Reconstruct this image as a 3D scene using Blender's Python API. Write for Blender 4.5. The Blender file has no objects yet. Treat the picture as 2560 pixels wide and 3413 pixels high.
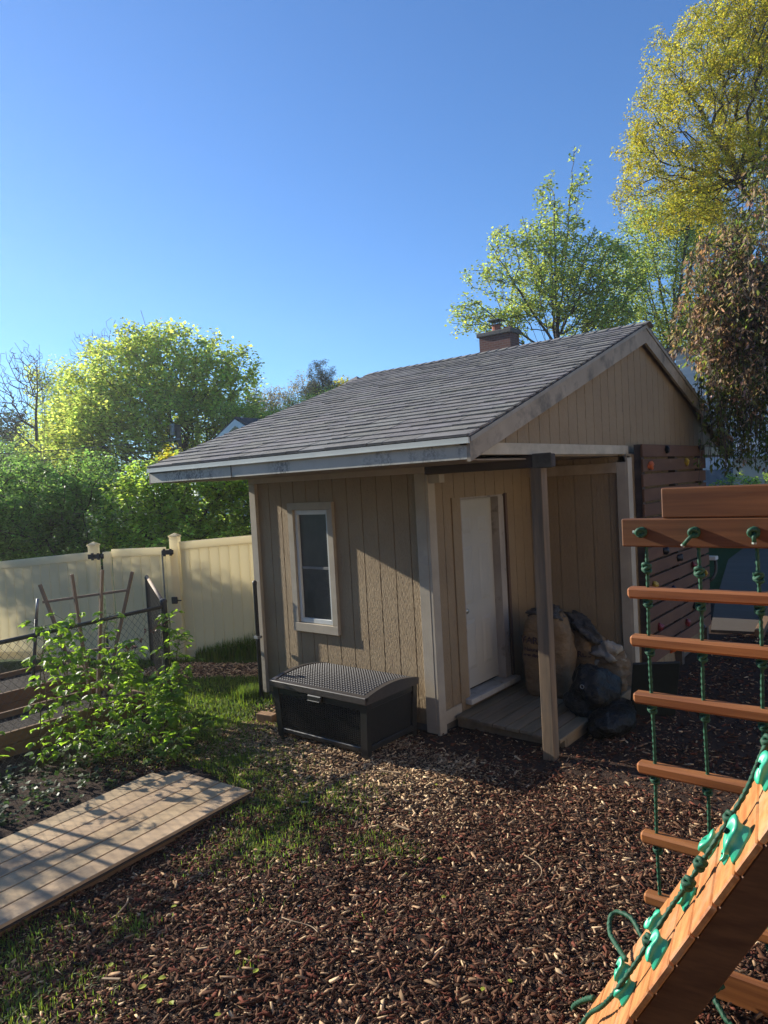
import bpy, math, random
import numpy as np
from mathutils import Vector, Matrix
rnd = random.Random(7)
RS = np.random.RandomState(11)
scene = bpy.context.scene
COL = scene.collection
R = math.radians

# ------------------------------------------------------------------ camera
CAMP = (2.7465, -5.5173, 2.4541)
YAW, PITCH, ROLL = 0.68555, -0.0391, -0.0544
cd = bpy.data.cameras.new('camera'); cam = bpy.data.objects.new('camera', cd); COL.objects.link(cam)
cd.sensor_fit = 'HORIZONTAL'; cd.sensor_width = 36; cd.lens = 36*2353.56/2560
cd.clip_start = 0.05; cd.clip_end = 2000
fw = Vector((-math.sin(YAW)*math.cos(PITCH), math.cos(YAW)*math.cos(PITCH), math.sin(PITCH)))
rt = Vector((math.cos(YAW), math.sin(YAW), 0)); up_ = rt.cross(fw)
r2 = math.cos(ROLL)*rt+math.sin(ROLL)*up_; u2 = -math.sin(ROLL)*rt+math.cos(ROLL)*up_
mw = Matrix((r2, u2, -fw)).transposed().to_4x4(); mw.translation = CAMP
cam.matrix_world = mw
scene.camera = cam

# ------------------------------------------------------------------ light
SUN = Vector((-1, -0.135, 0.41)).normalized()
ld = bpy.data.lights.new('sun', 'SUN'); ld.energy = 5.0; ld.angle = R(0.5); ld.color = (1, .93, .80)
lo = bpy.data.objects.new('sun', ld); COL.objects.link(lo)
lo.rotation_euler = SUN.to_track_quat('Z', 'Y').to_euler(); lo.location = (-10, -2, 8)
w = bpy.data.worlds.new('World'); scene.world = w; w.use_nodes = True
nt = w.node_tree
sky = nt.nodes.new('ShaderNodeTexSky'); sky.sky_type = 'NISHITA'; sky.sun_disc = False
sky.sun_elevation = math.asin(SUN.z); sky.sun_rotation = math.atan2(SUN.x, SUN.y)
sky.air_density = 1.0; sky.dust_density = 0.0; sky.ozone_density = 8.0; sky.altitude = 0
bg = nt.nodes['Background']; bg.inputs[1].default_value = 0.11
nt.links.new(sky.outputs[0], bg.inputs[0])
vs = scene.view_settings; vs.view_transform = 'Standard'; vs.look = 'None'; vs.gamma = 1; vs.exposure = 0.92
scene.cycles.max_bounces = 8; scene.cycles.transparent_max_bounces = 8

# ------------------------------------------------------------------ materials
def newmat(name):
    m = bpy.data.materials.new(name); m.use_nodes = True
    return m, m.node_tree, m.node_tree.nodes['Principled BSDF']
def N(t, k, **kw):
    n = t.nodes.new(k)
    for a, b in kw.items(): setattr(n, a, b)
    return n
def mixc(t, fac, a, b, mode='MIX'):
    n = N(t, 'ShaderNodeMix', data_type='RGBA', blend_type=mode)
    if hasattr(fac, 'links'): t.links.new(fac, n.inputs[0])
    else: n.inputs[0].default_value = fac
    for i, v in ((6, a), (7, b)):
        if hasattr(v, 'links'): t.links.new(v, n.inputs[i])
        else: n.inputs[i].default_value = (*v, 1)
    return n.outputs[2]
def coords(t, scale=(1, 1, 1), rot=(0, 0, 0)):
    tc = N(t, 'ShaderNodeTexCoord'); mp = N(t, 'ShaderNodeMapping')
    mp.inputs['Scale'].default_value = scale; mp.inputs['Rotation'].default_value = rot
    t.links.new(tc.outputs['Object'], mp.inputs[0]); return mp.outputs[0]
def noise(t, vec, scale, detail=4, rough=.6, dist=0):
    n = N(t, 'ShaderNodeTexNoise'); n.inputs['Scale'].default_value = scale
    n.inputs['Detail'].default_value = detail; n.inputs['Roughness'].default_value = rough
    n.inputs['Distortion'].default_value = dist
    t.links.new(vec, n.inputs['Vector']); return n.outputs[0]
def ramp(t, v, a, b, c0=(0, 0, 0), c1=(1, 1, 1)):
    n = N(t, 'ShaderNodeValToRGB'); n.color_ramp.elements[0].position = a; n.color_ramp.elements[1].position = b
    n.color_ramp.elements[0].color = (*c0, 1); n.color_ramp.elements[1].color = (*c1, 1)
    t.links.new(v, n.inputs[0]); return n.outputs[0]
def bump(t, p, h, strength, dist):
    b = N(t, 'ShaderNodeBump'); b.inputs['Strength'].default_value = strength; b.inputs['Distance'].default_value = dist
    t.links.new(h, b.inputs['Height']); t.links.new(b.outputs[0], p.inputs['Normal'])
def mat(name, c1, c2=None, scale=6, stretch=(1, 1, 1), rough=.7, bumps=None, attr=False, spec=.3, stain=None, metal=0, cont=(.35, .65)):
    m, t, p = newmat(name)
    p.inputs['Roughness'].default_value = rough; p.inputs['Metallic'].default_value = metal
    p.inputs['Specular IOR Level'].default_value = spec
    v = coords(t, stretch)
    c2 = c2 or tuple(x*.75 for x in c1)
    f = ramp(t, noise(t, v, scale), *cont)
    c = mixc(t, f, c1, c2)
    if stain:   # colour, scale, lo, hi
        s = ramp(t, noise(t, coords(t, stain[4] if len(stain) > 4 else (1, 1, 1)), stain[1], 6, .65), stain[2], stain[3])
        c = mixc(t, s, c, stain[0])
    if attr:
        a = N(t, 'ShaderNodeVertexColor', layer_name='col'); c = mixc(t, 1.0, c, a.outputs[0], 'MULTIPLY')
    t.links.new(c, p.inputs['Base Color'])
    if bumps: bump(t, p, noise(t, coords(t, bumps[3] if len(bumps) > 3 else stretch), bumps[0], 5, .6), bumps[1], bumps[2])
    return m
def leafmat(name, c, tr, trf=.5, rough=.5):
    m, t, p = newmat(name)
    a = N(t, 'ShaderNodeVertexColor', layer_name='col')
    t.links.new(mixc(t, 1.0, c, a.outputs[0], 'MULTIPLY'), p.inputs['Base Color'])
    p.inputs['Roughness'].default_value = rough; p.inputs['Specular IOR Level'].default_value = .35
    tl = N(t, 'ShaderNodeBsdfTranslucent'); t.links.new(mixc(t, 1.0, tr, a.outputs[0], 'MULTIPLY'), tl.inputs[0])
    mx = N(t, 'ShaderNodeMixShader'); mx.inputs[0].default_value = trf
    t.links.new(p.outputs[0], mx.inputs[1]); t.links.new(tl.outputs[0], mx.inputs[2])
    t.links.new(mx.outputs[0], t.nodes['Material Output'].inputs[0]); return m

def siding_mat():
    m, t, p = newmat('tan_siding'); p.inputs['Roughness'].default_value = .75; p.inputs['Specular IOR Level'].default_value = .25
    v = coords(t); vs_ = coords(t, (1, 1, .12))
    f = ramp(t, noise(t, v, 2.2, 6), .3, .7)
    c = mixc(t, f, (.325, .245, .150), (.275, .20, .12))
    c = mixc(t, ramp(t, noise(t, coords(t, (1, 1, .25)), 7, 6, .7), .60, .72), c, (.23, .16, .105))
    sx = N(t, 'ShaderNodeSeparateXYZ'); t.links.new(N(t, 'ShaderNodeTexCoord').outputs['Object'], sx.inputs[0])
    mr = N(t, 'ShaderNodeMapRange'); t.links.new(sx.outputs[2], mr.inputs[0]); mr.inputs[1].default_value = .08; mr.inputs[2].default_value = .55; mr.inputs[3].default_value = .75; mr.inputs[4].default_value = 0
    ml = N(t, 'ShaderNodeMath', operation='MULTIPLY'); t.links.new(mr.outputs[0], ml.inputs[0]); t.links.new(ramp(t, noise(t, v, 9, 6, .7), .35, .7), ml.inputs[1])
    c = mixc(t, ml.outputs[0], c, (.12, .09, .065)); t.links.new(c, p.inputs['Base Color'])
    wv = N(t, 'ShaderNodeTexWave', wave_type='BANDS', bands_direction='DIAGONAL'); wv.inputs['Scale'].default_value = 36
    wv.inputs['Distortion'].default_value = 9; wv.inputs['Detail'].default_value = 3; wv.inputs['Detail Scale'].default_value = 1.3; wv.inputs['Detail Roughness'].default_value = .6
    t.links.new(coords(t, (1, 1, .16)), wv.inputs['Vector'])
    h1 = N(t, 'ShaderNodeMath', operation='MULTIPLY'); t.links.new(wv.outputs['Fac'], h1.inputs[0]); h1.inputs[1].default_value = .55
    h2 = N(t, 'ShaderNodeMath', operation='ADD'); t.links.new(h1.outputs[0], h2.inputs[0]); t.links.new(noise(t, coords(t, (1, 1, .35)), 75, 3), h2.inputs[1])
    bump(t, p, h2.outputs[0], .9, .007); return m
SID = siding_mat()
TRIM = mat('painted_trim', (.42, .365, .28), (.34, .295, .225), 3, rough=.7, bumps=(60, .3, .002, (1, 1, .3)), stain=((.30, .28, .24), 5, .60, .78))
def fascia_mat():
    m, t, p = newmat('mildewed_fascia'); p.inputs['Roughness'].default_value = .65
    v = coords(t)
    c = mixc(t, ramp(t, noise(t, v, 3), .3, .7), (.47, .455, .375), (.39, .375, .31))
    big = ramp(t, noise(t, coords(t, (1, 1, .25)), 2.3, 3), .49, .60)
    fine = ramp(t, noise(t, v, 38, 8, .75), .44, .56)
    mm = N(t, 'ShaderNodeMath', operation='MULTIPLY'); t.links.new(big, mm.inputs[0]); t.links.new(fine, mm.inputs[1])
    c = mixc(t, mm.outputs[0], c, (.13, .135, .12)); t.links.new(c, p.inputs['Base Color']); return m
FASC = fascia_mat()
RAKE = mat('weathered_rake', (.36, .305, .23), (.28, .24, .18), 3, rough=.75, stain=((.10, .095, .08), 4, .50, .72, (1, 1, 1)))
DRIP = mat('drip_edge_metal', (.50, .52, .47), (.44, .46, .42), 3, rough=.35, spec=.5)
SHING = mat('asphalt_shingle', (.225, .215, .20), (.165, .157, .146), 9, rough=.9, attr=True, bumps=(420, .5, .003), spec=.25)
DOORM = mat('door_paint', (.45, .44, .39), (.41, .40, .355), 2, rough=.45, stain=((.4, .42, .4), 3, .66, .9))
SILL = mat('worn_sill', (.46, .45, .41), (.33, .31, .27), 12, rough=.8, stretch=(1, .2, 1), stain=((.2, .17, .13), 10, .56, .7))
WINF = mat('vinyl_sash', (.62, .64, .62), (.55, .57, .55), 4, rough=.4)
BEAMM = mat('dark_stained_beam', (.085, .068, .058), (.05, .04, .036), 10, stretch=(.2, 1, 1), rough=.8, bumps=(40, .4, .003))
POSTM = mat('weathered_post', (.24, .165, .10), (.125, .095, .065), 9, stretch=(1.6, 1.6, .12), rough=.85, bumps=(60, .5, .003, (1, 1, .08)), stain=((.10, .095, .085), 3, .5, .7, (1, 1, .2)))
DECKM = mat('weathered_deck', (.22, .165, .105), (.14, .11, .07), 8, stretch=(1, .15, 1), rough=.85, bumps=(50, .4, .002), attr=True)
GALV = mat('galvanised_grey', (.35, .36, .36), (.25, .26, .26), 10, rough=.45, metal=.6)
BLKM = mat('black_vinyl_coat', (.03, .032, .032), (.045, .045, .045), 10, rough=.5, spec=.4)
KNOB = mat('steel_knob', (.5, .48, .42), None, 10, rough=.3, metal=.9)
BOXM = mat('black_resin', (.022, .0215, .021), (.016, .016, .0155), 30, rough=.36, spec=.6, bumps=(300, .15, .001))
BOXL = mat('brown_resin_lid', (.062, .053, .047), (.05, .043, .038), 20, rough=.4, spec=.5)
CLIMB = mat('climbing_board', (.135, .072, .042), (.095, .05, .032), 5, stretch=(1, .25, 1), rough=.8, attr=True, bumps=(60, .3, .002, (1, .15, 1)), stain=((.20, .15, .11), 5, .62, .8))
CEDAR = mat('cedar_orange', (.35, .14, .044), (.19, .066, .02), 11, stretch=(.12, 2.6, 2.6), rough=.5, spec=.4, attr=True, bumps=(70, .25, .0015), stain=((.20, .075, .03), 14, .66, .74))
CEDARB = mat('shade_darkened_cedar', (.145, .060, .022), (.085, .032, .012), 11, stretch=(.12, 2.6, 2.6), rough=.5, spec=.35, bumps=(70, .25, .0015), stain=((.12, .045, .02), 14, .66, .74))  # same wood as CEDAR, darkened to stand for shade on the beam faces
CEDARP = mat('cedar_plank', (.58, .25, .085), (.38, .135, .04), 9, stretch=(3, .3, 3), rough=.5, spec=.4, attr=True, bumps=(60, .35, .002, (1, .3, 1)), stain=((.50, .30, .16), 5, .48, .72))
ROPEM = mat('green_rope', (.016, .085, .045), (.011, .055, .03), 60, rough=.65, spec=.35)
HOLDM = mat('green_hold', (.035, .42, .25), (.025, .34, .20), 12, rough=.36, spec=.55, bumps=(90, .15, .001), stain=((.12, .48, .34), 9, .55, .8))
HOLES = mat('dark_hole', (.004, .006, .006), None, 10)
PAPER = mat('paper_bag', (.20, .135, .075), (.15, .10, .055), 6, rough=.9, bumps=(11, .9, .035, (1, 1, 2.2)))
PAPER2 = mat('pale_crumpled_paper', (.34, .29, .21), (.24, .22, .19), 7, rough=.9, bumps=(12, .7, .03))
PLAST = mat('black_plastic', (.004, .004, .004), (.006, .006, .006), 8, rough=.32, spec=.3, bumps=(14, 1, .05))
PLAST2 = mat('grey_plastic_bag', (.07, .066, .062), (.028, .027, .027), 9, rough=.45, spec=.3, bumps=(18, 1, .05))
INK = mat('bag_ink', (.05, .03, .035), None, 10, rough=.9)
BRICKW = mat('worn_timber_block', (.40, .24, .13), (.30, .17, .09), 12, rough=.85)
BOARD = mat('boardwalk_plywood', (.50, .355, .20), (.34, .235, .13), 5, rough=.8, attr=True, bumps=(55, .35, .0015, (1, .25, 1)), stain=((.22, .16, .10), 9, .52, .74, (1, .3, 1)))
BEDW = mat('bed_timber', (.20, .115, .06), (.14, .085, .045), 6, stretch=(1, .15, 1), rough=.85, bumps=(40, .3, .002))
SOIL = mat('garden_soil', (.035, .026, .02), (.02, .015, .012), 12, rough=1, bumps=(30, 1, .03))
TREL = mat('trellis_wood', (.26, .19, .13), (.18, .13, .09), 10, stretch=(1, 1, .2), rough=.85)
BARK = mat('bark', (.085, .065, .05), (.045, .036, .03), 8, stretch=(1, 1, .3), rough=.9)
BARKG = mat('grey_bark', (.13, .11, .095), (.07, .06, .052), 8, stretch=(1, 1, .3), rough=.9)
CANE = mat('cane', (.16, .13, .06), (.10, .09, .04), 10, rough=.8)
CHIP = mat('bark_chip', (1, 1, 1), (.72, .70, .68), 50, rough=.95, attr=True, spec=.05)
GRASSM = leafmat('grass_blade', (.095, .155, .028), (.24, .38, .045), .42, .6)
WOODP = mat('pole_wood', (.14, .11, .085), None, 5)
WHITES = mat('white_clapboard', (.62, .63, .64), (.56, .57, .58), 3, rough=.6)
CREAM = mat('cream_wall', (.52, .47, .36), (.46, .41, .32), 3)
BLUEG = mat('pale_blue_trim', (.60, .68, .68), (.54, .62, .63), 3, rough=.5)
METR = mat('metal_roof', (.15, .16, .165), (.12, .13, .135), 5, rough=.6)
ASPH = mat('asphalt', (.082, .066, .052), (.066, .054, .043), 40, rough=.85, bumps=(200, .3, .003), stain=((.095, .078, .064), 1.2, .5, .7, (.2, 2, 1)))
RUBB = mat('tyre_rubber', (.012, .012, .013), None, 10, rough=.8)
CARP = mat('car_paint', (.03, .04, .06), None, 5, rough=.25, spec=.6)
CARG = mat('car_glass', (.02, .025, .03), None, 5, rough=.1, spec=.7)
CONC = mat('concrete_cap', (.13, .12, .11), (.09, .085, .08), 9, rough=.9)
CLAY = mat('clay_flue', (.36, .12, .07), (.28, .09, .055), 9, rough=.85)
def vinyl():
    m, t, p = newmat('cream_vinyl'); p.inputs['Roughness'].default_value = .45
    c = mixc(t, ramp(t, noise(t, coords(t, (1, 1, .3)), 2.5, 5), .3, .75), (.86, .79, .62), (.78, .71, .54))
    c = mixc(t, ramp(t, noise(t, coords(t, (1, 1, .2)), 6, 5), .62, .85), c, (.42, .44, .25))
    t.links.new(c, p.inputs['Base Color'])
    tl = N(t, 'ShaderNodeBsdfTranslucent'); tl.inputs[0].default_value = (1.0, .93, .72, 1)
    mx = N(t, 'ShaderNodeMixShader'); mx.inputs[0].default_value = .62
    t.links.new(p.outputs[0], mx.inputs[1]); t.links.new(tl.outputs[0], mx.inputs[2])
    t.links.new(mx.outputs[0], t.nodes['Material Output'].inputs[0]); return m
VINYL = vinyl()
def brickm():
    m, t, p = newmat('red_brick'); p.inputs['Roughness'].default_value = .9
    b = N(t, 'ShaderNodeTexBrick'); b.inputs['Scale'].default_value = 1
    b.inputs['Color1'].default_value = (.10, .034, .026, 1); b.inputs['Color2'].default_value = (.14, .048, .034, 1)
    b.inputs['Mortar'].default_value = (.16, .12, .10, 1); b.inputs['Mortar Size'].default_value = .008
    b.inputs['Brick Width'].default_value = .22; b.inputs['Row Height'].default_value = .085
    tc = N(t, 'ShaderNodeTexCoord'); sp = N(t, 'ShaderNodeSeparateXYZ'); t.links.new(tc.outputs['Object'], sp.inputs[0])
    ad = N(t, 'ShaderNodeMath', operation='ADD'); t.links.new(sp.outputs[0], ad.inputs[0]); t.links.new(sp.outputs[1], ad.inputs[1])
    cb = N(t, 'ShaderNodeCombineXYZ'); t.links.new(ad.outputs[0], cb.inputs[0]); t.links.new(sp.outputs[2], cb.inputs[1])
    t.links.new(cb.outputs[0], b.inputs['Vector']); t.links.new(b.outputs['Color'], p.inputs['Base Color']); return m
BRICK = brickm()
def screenm():
    m, t, p = newmat('window_screen_glass'); p.inputs['Base Color'].default_value = (.035, .037, .045, 1)
    p.inputs['Roughness'].default_value = .25; p.inputs['Specular IOR Level'].default_value = .5
    c = mixc(t, ramp(t, noise(t, coords(t), 2.5), .4, .7), (.028, .03, .036), (.05, .05, .056)); t.links.new(c, p.inputs['Base Color'])
    return m
PANE = screenm()
HOLDC = {k: mat('hold_'+k, c, None, 20, rough=.45) for k, c in dict(orange=(.55, .12, .03), yellow=(.42, .27, .03), black=(.012, .013, .018), navy=(.02, .022, .05), red=(.17, .02, .025)).items()}

# ------------------------------------------------------------------ mesh helpers
class MB:
    def __init__(s): s.v = []; s.f = []; s.c = []
    def add(s, vs, fs, c=(1, 1, 1)):
        n = len(s.v); s.v += [tuple(x) for x in vs]; s.f += [tuple(i+n for i in f) for f in fs]
        s.c += [c]*len(vs); return s
    def box(s, a, b, c=(1, 1, 1), bev=0):
        x0, y0, z0 = [min(p, q) for p, q in zip(a, b)]; x1, y1, z1 = [max(p, q) for p, q in zip(a, b)]
        return s.obox(((x0+x1)/2, (y0+y1)/2, (z0+z1)/2), (x1-x0)/2, (y1-y0)/2, (z1-z0)/2, c=c, bev=bev)
    def obox(s, ctr, hx, hy, hz, ax=(1, 0, 0), ay=(0, 1, 0), az=(0, 0, 1), c=(1, 1, 1), bev=0):
        ctr = Vector(ctr); ax, ay, az = Vector(ax), Vector(ay), Vector(az)
        if bev <= 0:
            vs = [ctr+ax*hx*i+ay*hy*j+az*hz*k for i in (-1, 1) for j in (-1, 1) for k in (-1, 1)]
            return s.add(vs, [(0, 1, 3, 2), (4, 6, 7, 5), (0, 4, 5, 1), (2, 3, 7, 6), (0, 2, 6, 4), (1, 5, 7, 3)], c)
        # chamfered box: 24 verts
        H = (hx, hy, hz); A = (ax, ay, az); vs = []; idx = {}
        for i in (-1, 1):
            for j in (-1, 1):
                for k in (-1, 1):
                    for d in range(3):
                        sg = (i, j, k); co = [sg[q]*(H[q]-(0 if q == d else bev)) for q in range(3)]
                        idx[(i, j, k, d)] = len(vs); vs.append(ctr+ax*co[0]+ay*co[1]+az*co[2])
        fs = []
        for d in range(3):
            a, b = [q for q in range(3) if q != d]
            for sd in (-1, 1):
                loop = []
                for (u, v) in ((-1, -1), (1, -1), (1, 1), (-1, 1)):
                    t = [0, 0, 0]; t[d] = sd; t[a] = u; t[b] = v; loop.append(idx[(*t, d)])
                fs.append(tuple(loop))
        for d in range(3):      # edges along axis d
            a, b = [q for q in range(3) if q != d]
            for u in (-1, 1):
                for v in (-1, 1):
                    t0 = [0, 0, 0]; t0[d] = -1; t0[a] = u; t0[b] = v; t1 = list(t0); t1[d] = 1
                    fs.append((idx[(*t0, a)], idx[(*t1, a)], idx[(*t1, b)], idx[(*t0, b)]))
        for i in (-1, 1):
            for j in (-1, 1):
                for k in (-1, 1): fs.append(tuple(idx[(i, j, k, d)] for d in range(3)))
        return s.add(vs, fs, c)
    def tube(s, pts, rad, n=8, c=(1, 1, 1), cap=True, twist=0, lobes=0):
        pts = [Vector(p) for p in pts]; m = len(pts)
        if not hasattr(rad, '__len__'): rad = [rad]*m
        vs = []; prev = None
        for i, p in enumerate(pts):
            d = (pts[min(i+1, m-1)]-pts[max(i-1, 0)]).normalized()
            if prev is None:
                a = d.orthogonal().normalized()
            else:
                a = (prev-d*prev.dot(d)).normalized()
            prev = a; b = d.cross(a)
            for k in range(n):
                th = 2*math.pi*k/n + twist*i; rr = rad[i]*(1+(.16*math.cos(lobes*2*math.pi*k/n) if lobes else 0))
                vs.append(p+(a*math.cos(th)+b*math.sin(th))*rr)
        fs = [(i*n+k, i*n+(k+1) % n, (i+1)*n+(k+1) % n, (i+1)*n+k) for i in range(m-1) for k in range(n)]
        if cap: fs += [tuple(range(n))[::-1], tuple((m-1)*n+k for k in range(n))]
        return s.add(vs, fs, c)
    def prism(s, poly, axis, a, b, c=(1, 1, 1)):
        # poly: 2D points in the other two axes, extruded along axis from a to b
        o = [q for q in range(3) if q != axis]; vs = []
        for val in (a, b):
            for u, v in poly:
                t = [0, 0, 0]; t[axis] = val; t[o[0]] = u; t[o[1]] = v; vs.append(t)
        n = len(poly); fs = [tuple(range(n)), tuple(range(2*n-1, n-1, -1))]+[(i, (i+1) % n, n+(i+1) % n, n+i) for i in range(n)]
        return s.add(vs, fs, c)
def rootloc(o):
    while o.parent: o = o.parent
    return Vector(o.location)
def tag(o, label=None, cat=None, group=None, kind=None):
    if label: o['label'] = label
    if cat: o['category'] = cat
    if group: o['group'] = group
    if kind: o['kind'] = kind
    return o
def link_mesh(me, name, m, parent=None, loc=None):
    o = bpy.data.objects.new(name, me); COL.objects.link(o)
    if m: me.materials.append(m)
    if parent: o.parent = parent
    elif loc is not None: o.location = loc
    return o
def obj(name, mb, m, parent=None, loc=(0, 0, 0), smooth=False, fixn=True):
    L = rootloc(parent) if parent else Vector(loc)
    me = bpy.data.meshes.new(name)
    me.from_pydata([(x[0]-L[0], x[1]-L[1], x[2]-L[2]) for x in mb.v], [], mb.f)
    if fixn:
        import bmesh
        bm = bmesh.new(); bm.from_mesh(me); bmesh.ops.recalc_face_normals(bm, faces=bm.faces); bm.to_mesh(me); bm.free()
    at = me.color_attributes.new('col', 'FLOAT_COLOR', 'POINT')
    at.data.foreach_set('color', np.array([(*c, 1) for c in mb.c], dtype=np.float32).ravel())
    if smooth: me.polygons.foreach_set('use_smooth', [True]*len(me.polygons))
    me.update()
    return link_mesh(me, name, m, parent, loc)
def npobj(name, V, F, C, m, parent=None, loc=(0, 0, 0), smooth=False):
    """V (n,3) float, F (k,q) int, C (n,3) float"""
    L = np.array(rootloc(parent) if parent else loc); V = V-L
    me = bpy.data.meshes.new(name); k, q = F.shape
    me.vertices.add(len(V)); me.vertices.foreach_set('co', V.astype(np.float32).ravel())
    me.loops.add(k*q); me.loops.foreach_set('vertex_index', F.astype(np.int32).ravel())
    me.polygons.add(k); me.polygons.foreach_set('loop_start', np.arange(0, k*q, q, dtype=np.int32))
    try: me.polygons.foreach_set('loop_total', np.full(k, q, dtype=np.int32))
    except Exception: pass
    if smooth: me.polygons.foreach_set('use_smooth', np.ones(k, dtype=bool))
    me.update(calc_edges=True)
    at = me.color_attributes.new('col', 'FLOAT_COLOR', 'POINT')
    at.data.foreach_set('color', np.hstack([C, np.ones((len(C), 1))]).astype(np.float32).ravel())
    return link_mesh(me, name, m, parent, loc)
def thing(name, label, cat, loc=(0, 0, 0), group=None):
    o = bpy.data.objects.new(name, None); COL.objects.link(o); o.location = loc; o.empty_display_size = .1
    return tag(o, label, cat, group)
def jit(base=1, a=.12): k = base*(1+rnd.uniform(-a, a)); return (k, k*(1+rnd.uniform(-.03, .03)), k*(1+rnd.uniform(-.05, .05)))

# ------------------------------------------------------------------ ground
def gz(x, y):
    return .012*np.sin(x*2.1+y*1.3)+.010*np.sin(x*5.3-y*4.1+1)+.006*np.sin(9*x+2)*np.sin(8*y)
def ground_mat():
    m, t, p = newmat('yard_ground'); p.inputs['Roughness'].default_value = .95; p.inputs['Specular IOR Level'].default_value = .1
    v = coords(t); a = N(t, 'ShaderNodeVertexColor', layer_name='col')
    mul = mixc(t, ramp(t, noise(t, v, 22, 6, .7), .35, .65), (.035, .022, .017), (.075, .05, .038))
    gr = mixc(t, ramp(t, noise(t, v, 14, 6, .7), .3, .7), (.022, .040, .010), (.045, .070, .018))
    c = mixc(t, a.outputs[0], mul, gr); t.links.new(c, p.inputs['Base Color'])
    bump(t, p, noise(t, v, 45, 6, .7), .9, .02); return m
def fpath(x, y):
    dd = (x+7.36)*.49-(y-.07)*.87+.06*np.sin(x*5)
    return (dd > .30) & (dd < 1.05) & (x < -4.0) & (x > -6.4)
def lawn(x, y):
    """0..1: how grassy the ground is"""
    g = np.clip((-3.35-x-.25*np.sin(y*2))/.5, 0, 1)*np.clip((y+1.2)/.3, 0, 1)
    g = np.maximum(g, np.clip((-9-x)/1., 0, 1)); g = np.maximum(g, np.clip((y-8)/1, 0, 1)*np.clip((1-x)/1, 0, 1)); g = np.maximum(g, np.clip((y-24)/1, 0, 1))
    g = np.where(fpath(x, y), 0, g)
    g = np.maximum(g, np.clip((x-9)/1, 0, 1)); g = np.maximum(g, np.clip((-9-y)/1, 0, 1))
    return g
xs = np.concatenate([np.linspace(-900, -15, 8), np.linspace(-14, 8, 190), np.linspace(9, 900, 8)])
ys = np.concatenate([np.linspace(-900, -9, 8), np.linspace(-8, 12, 170), np.linspace(13, 1200, 8)])
X, Y = np.meshgrid(xs, ys, indexing='ij'); near = (X > -14) & (X < 8) & (Y > -8) & (Y < 12)
Z = np.where(near, gz(X, Y), 0)-.004; g = lawn(X, Y)
nx, ny = len(xs), len(ys); I = np.arange(nx*ny).reshape(nx, ny)
F = np.stack([I[:-1, :-1], I[1:, :-1], I[1:, 1:], I[:-1, 1:]], -1).reshape(-1, 4)
tag(npobj('ground', np.stack([X, Y, Z], -1).reshape(-1, 3), F, np.repeat(g.reshape(-1, 1), 3, 1), ground_mat(), smooth=True), kind='structure')

def inshed(x, y):
    return ((x > -3.8) & (x < -1.2) & (y > -.02) & (y < 2.06)) | ((x > -3.8) & (x < 0.1) & (y > 2.06) & (y < 5)) | ((x > -1.25) & (x < .02) & (y > .26) & (y < 2.1))
def inwalk(x, y):  # boardwalk rectangle
    u = (x+1.69)*.087+(y+1.96)*.996; v = (x+1.69)*.996-(y+1.96)*.087
    return (v < .03) & (v > -1.15) & (u < .05)
GB = [(-3.18, -1.38, .5, 1), (-2.5, -1.65, .45, 1), (-2.02, -1.8, .3, .9), (-1.3, -1.9, .38, .75), (-1.1, -1.65, .3, .5), (-1.05, -2.3, .33, .8), (-.45, -2.05, .16, .6),
      (-1.2, -2.7, .2, .25), (-.98, -3.45, .1, .8), (-1.32, -3.62, .1, .3), (-1.05, -3.95, .15, .5), (-.87, -4.15, .22, .8), (-1.42, -3.99, .22, .8), (-.5, -3.9, .12, .2), (-3.4, -1.0, .5, .9), (-1.6, -2.0, .25, .7), (-.75, -3.85, .15, .3), (-1.9, -1.45, .25, .3), (-.2, -1.95, .12, .5),
      (-.55, -2.9, .1, .12), (.1, -2.6, .07, .2), (-.1, -3.3, .06, .2)]
def patch(x, y):
    d = np.zeros_like(x)
    for a, b, r, k in GB: d = np.maximum(d, k*np.exp(-((x-a)**2+(y-b)**2)/(r*r)))
    cl = .5+.5*np.sin(x*9.1+2*np.sin(y*7.3))*np.sin(y*8.7+2*np.sin(x*6.1+1))
    return d*np.clip(.35+1.1*cl, 0, 1)
# chips of bark mulch
def chips(n, x0, x1, y0, y1, big=1.):
    x = RS.uniform(x0, x1, n); y = RS.uniform(y0, y1, n)
    keep = ~inshed(x, y) & ~inwalk(x, y) & (RS.rand(n) > np.clip(patch(x, y)*1.0-.15, 0, .93)) & (RS.rand(n) > lawn(x, y)*.97)
    return x[keep], y[keep], np.full(keep.sum(), big)
parts = [chips(56000, -1.9, 2.6, -4.7, -2.2), chips(56000, -3.2, 3.0, -2.2, -.3), chips(9000, -3.4, 1.6, -.5, .9), chips(9000, .1, 2.4, .3, 5.6, 1.2), chips(3500, -3.6, -2.6, -2.4, -.2), chips(16000, -6.6, -4.0, -.6, 2.2, 1.5)]
x = np.concatenate([p[0] for p in parts]); y = np.concatenate([p[1] for p in parts]); bigf = np.concatenate([p[2] for p in parts])
path = (x < -4.4); keep = ~path | fpath(x, y); x, y, bigf = x[keep], y[keep], bigf[keep]
n = len(x); 
L = np.exp(RS.normal(math.log(.0112), .62, n))*bigf; L = np.clip(L, .004, .048); W = np.clip(L*RS.uniform(.16, .5, n), .0025, .011); H = W*RS.uniform(.1, .38, n)
yaw = RS.uniform(0, np.pi, n); pit = RS.normal(0, .22, n); rol = RS.normal(0, .5, n)
z = gz(x, y)+RS.uniform(0, .012, n)+H
ax = np.stack([np.cos(yaw)*np.cos(pit), np.sin(yaw)*np.cos(pit), np.sin(pit)], -1)
s0 = np.stack([-np.sin(yaw), np.cos(yaw), np.zeros(n)], -1); u0 = np.cross(ax, s0)
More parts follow.
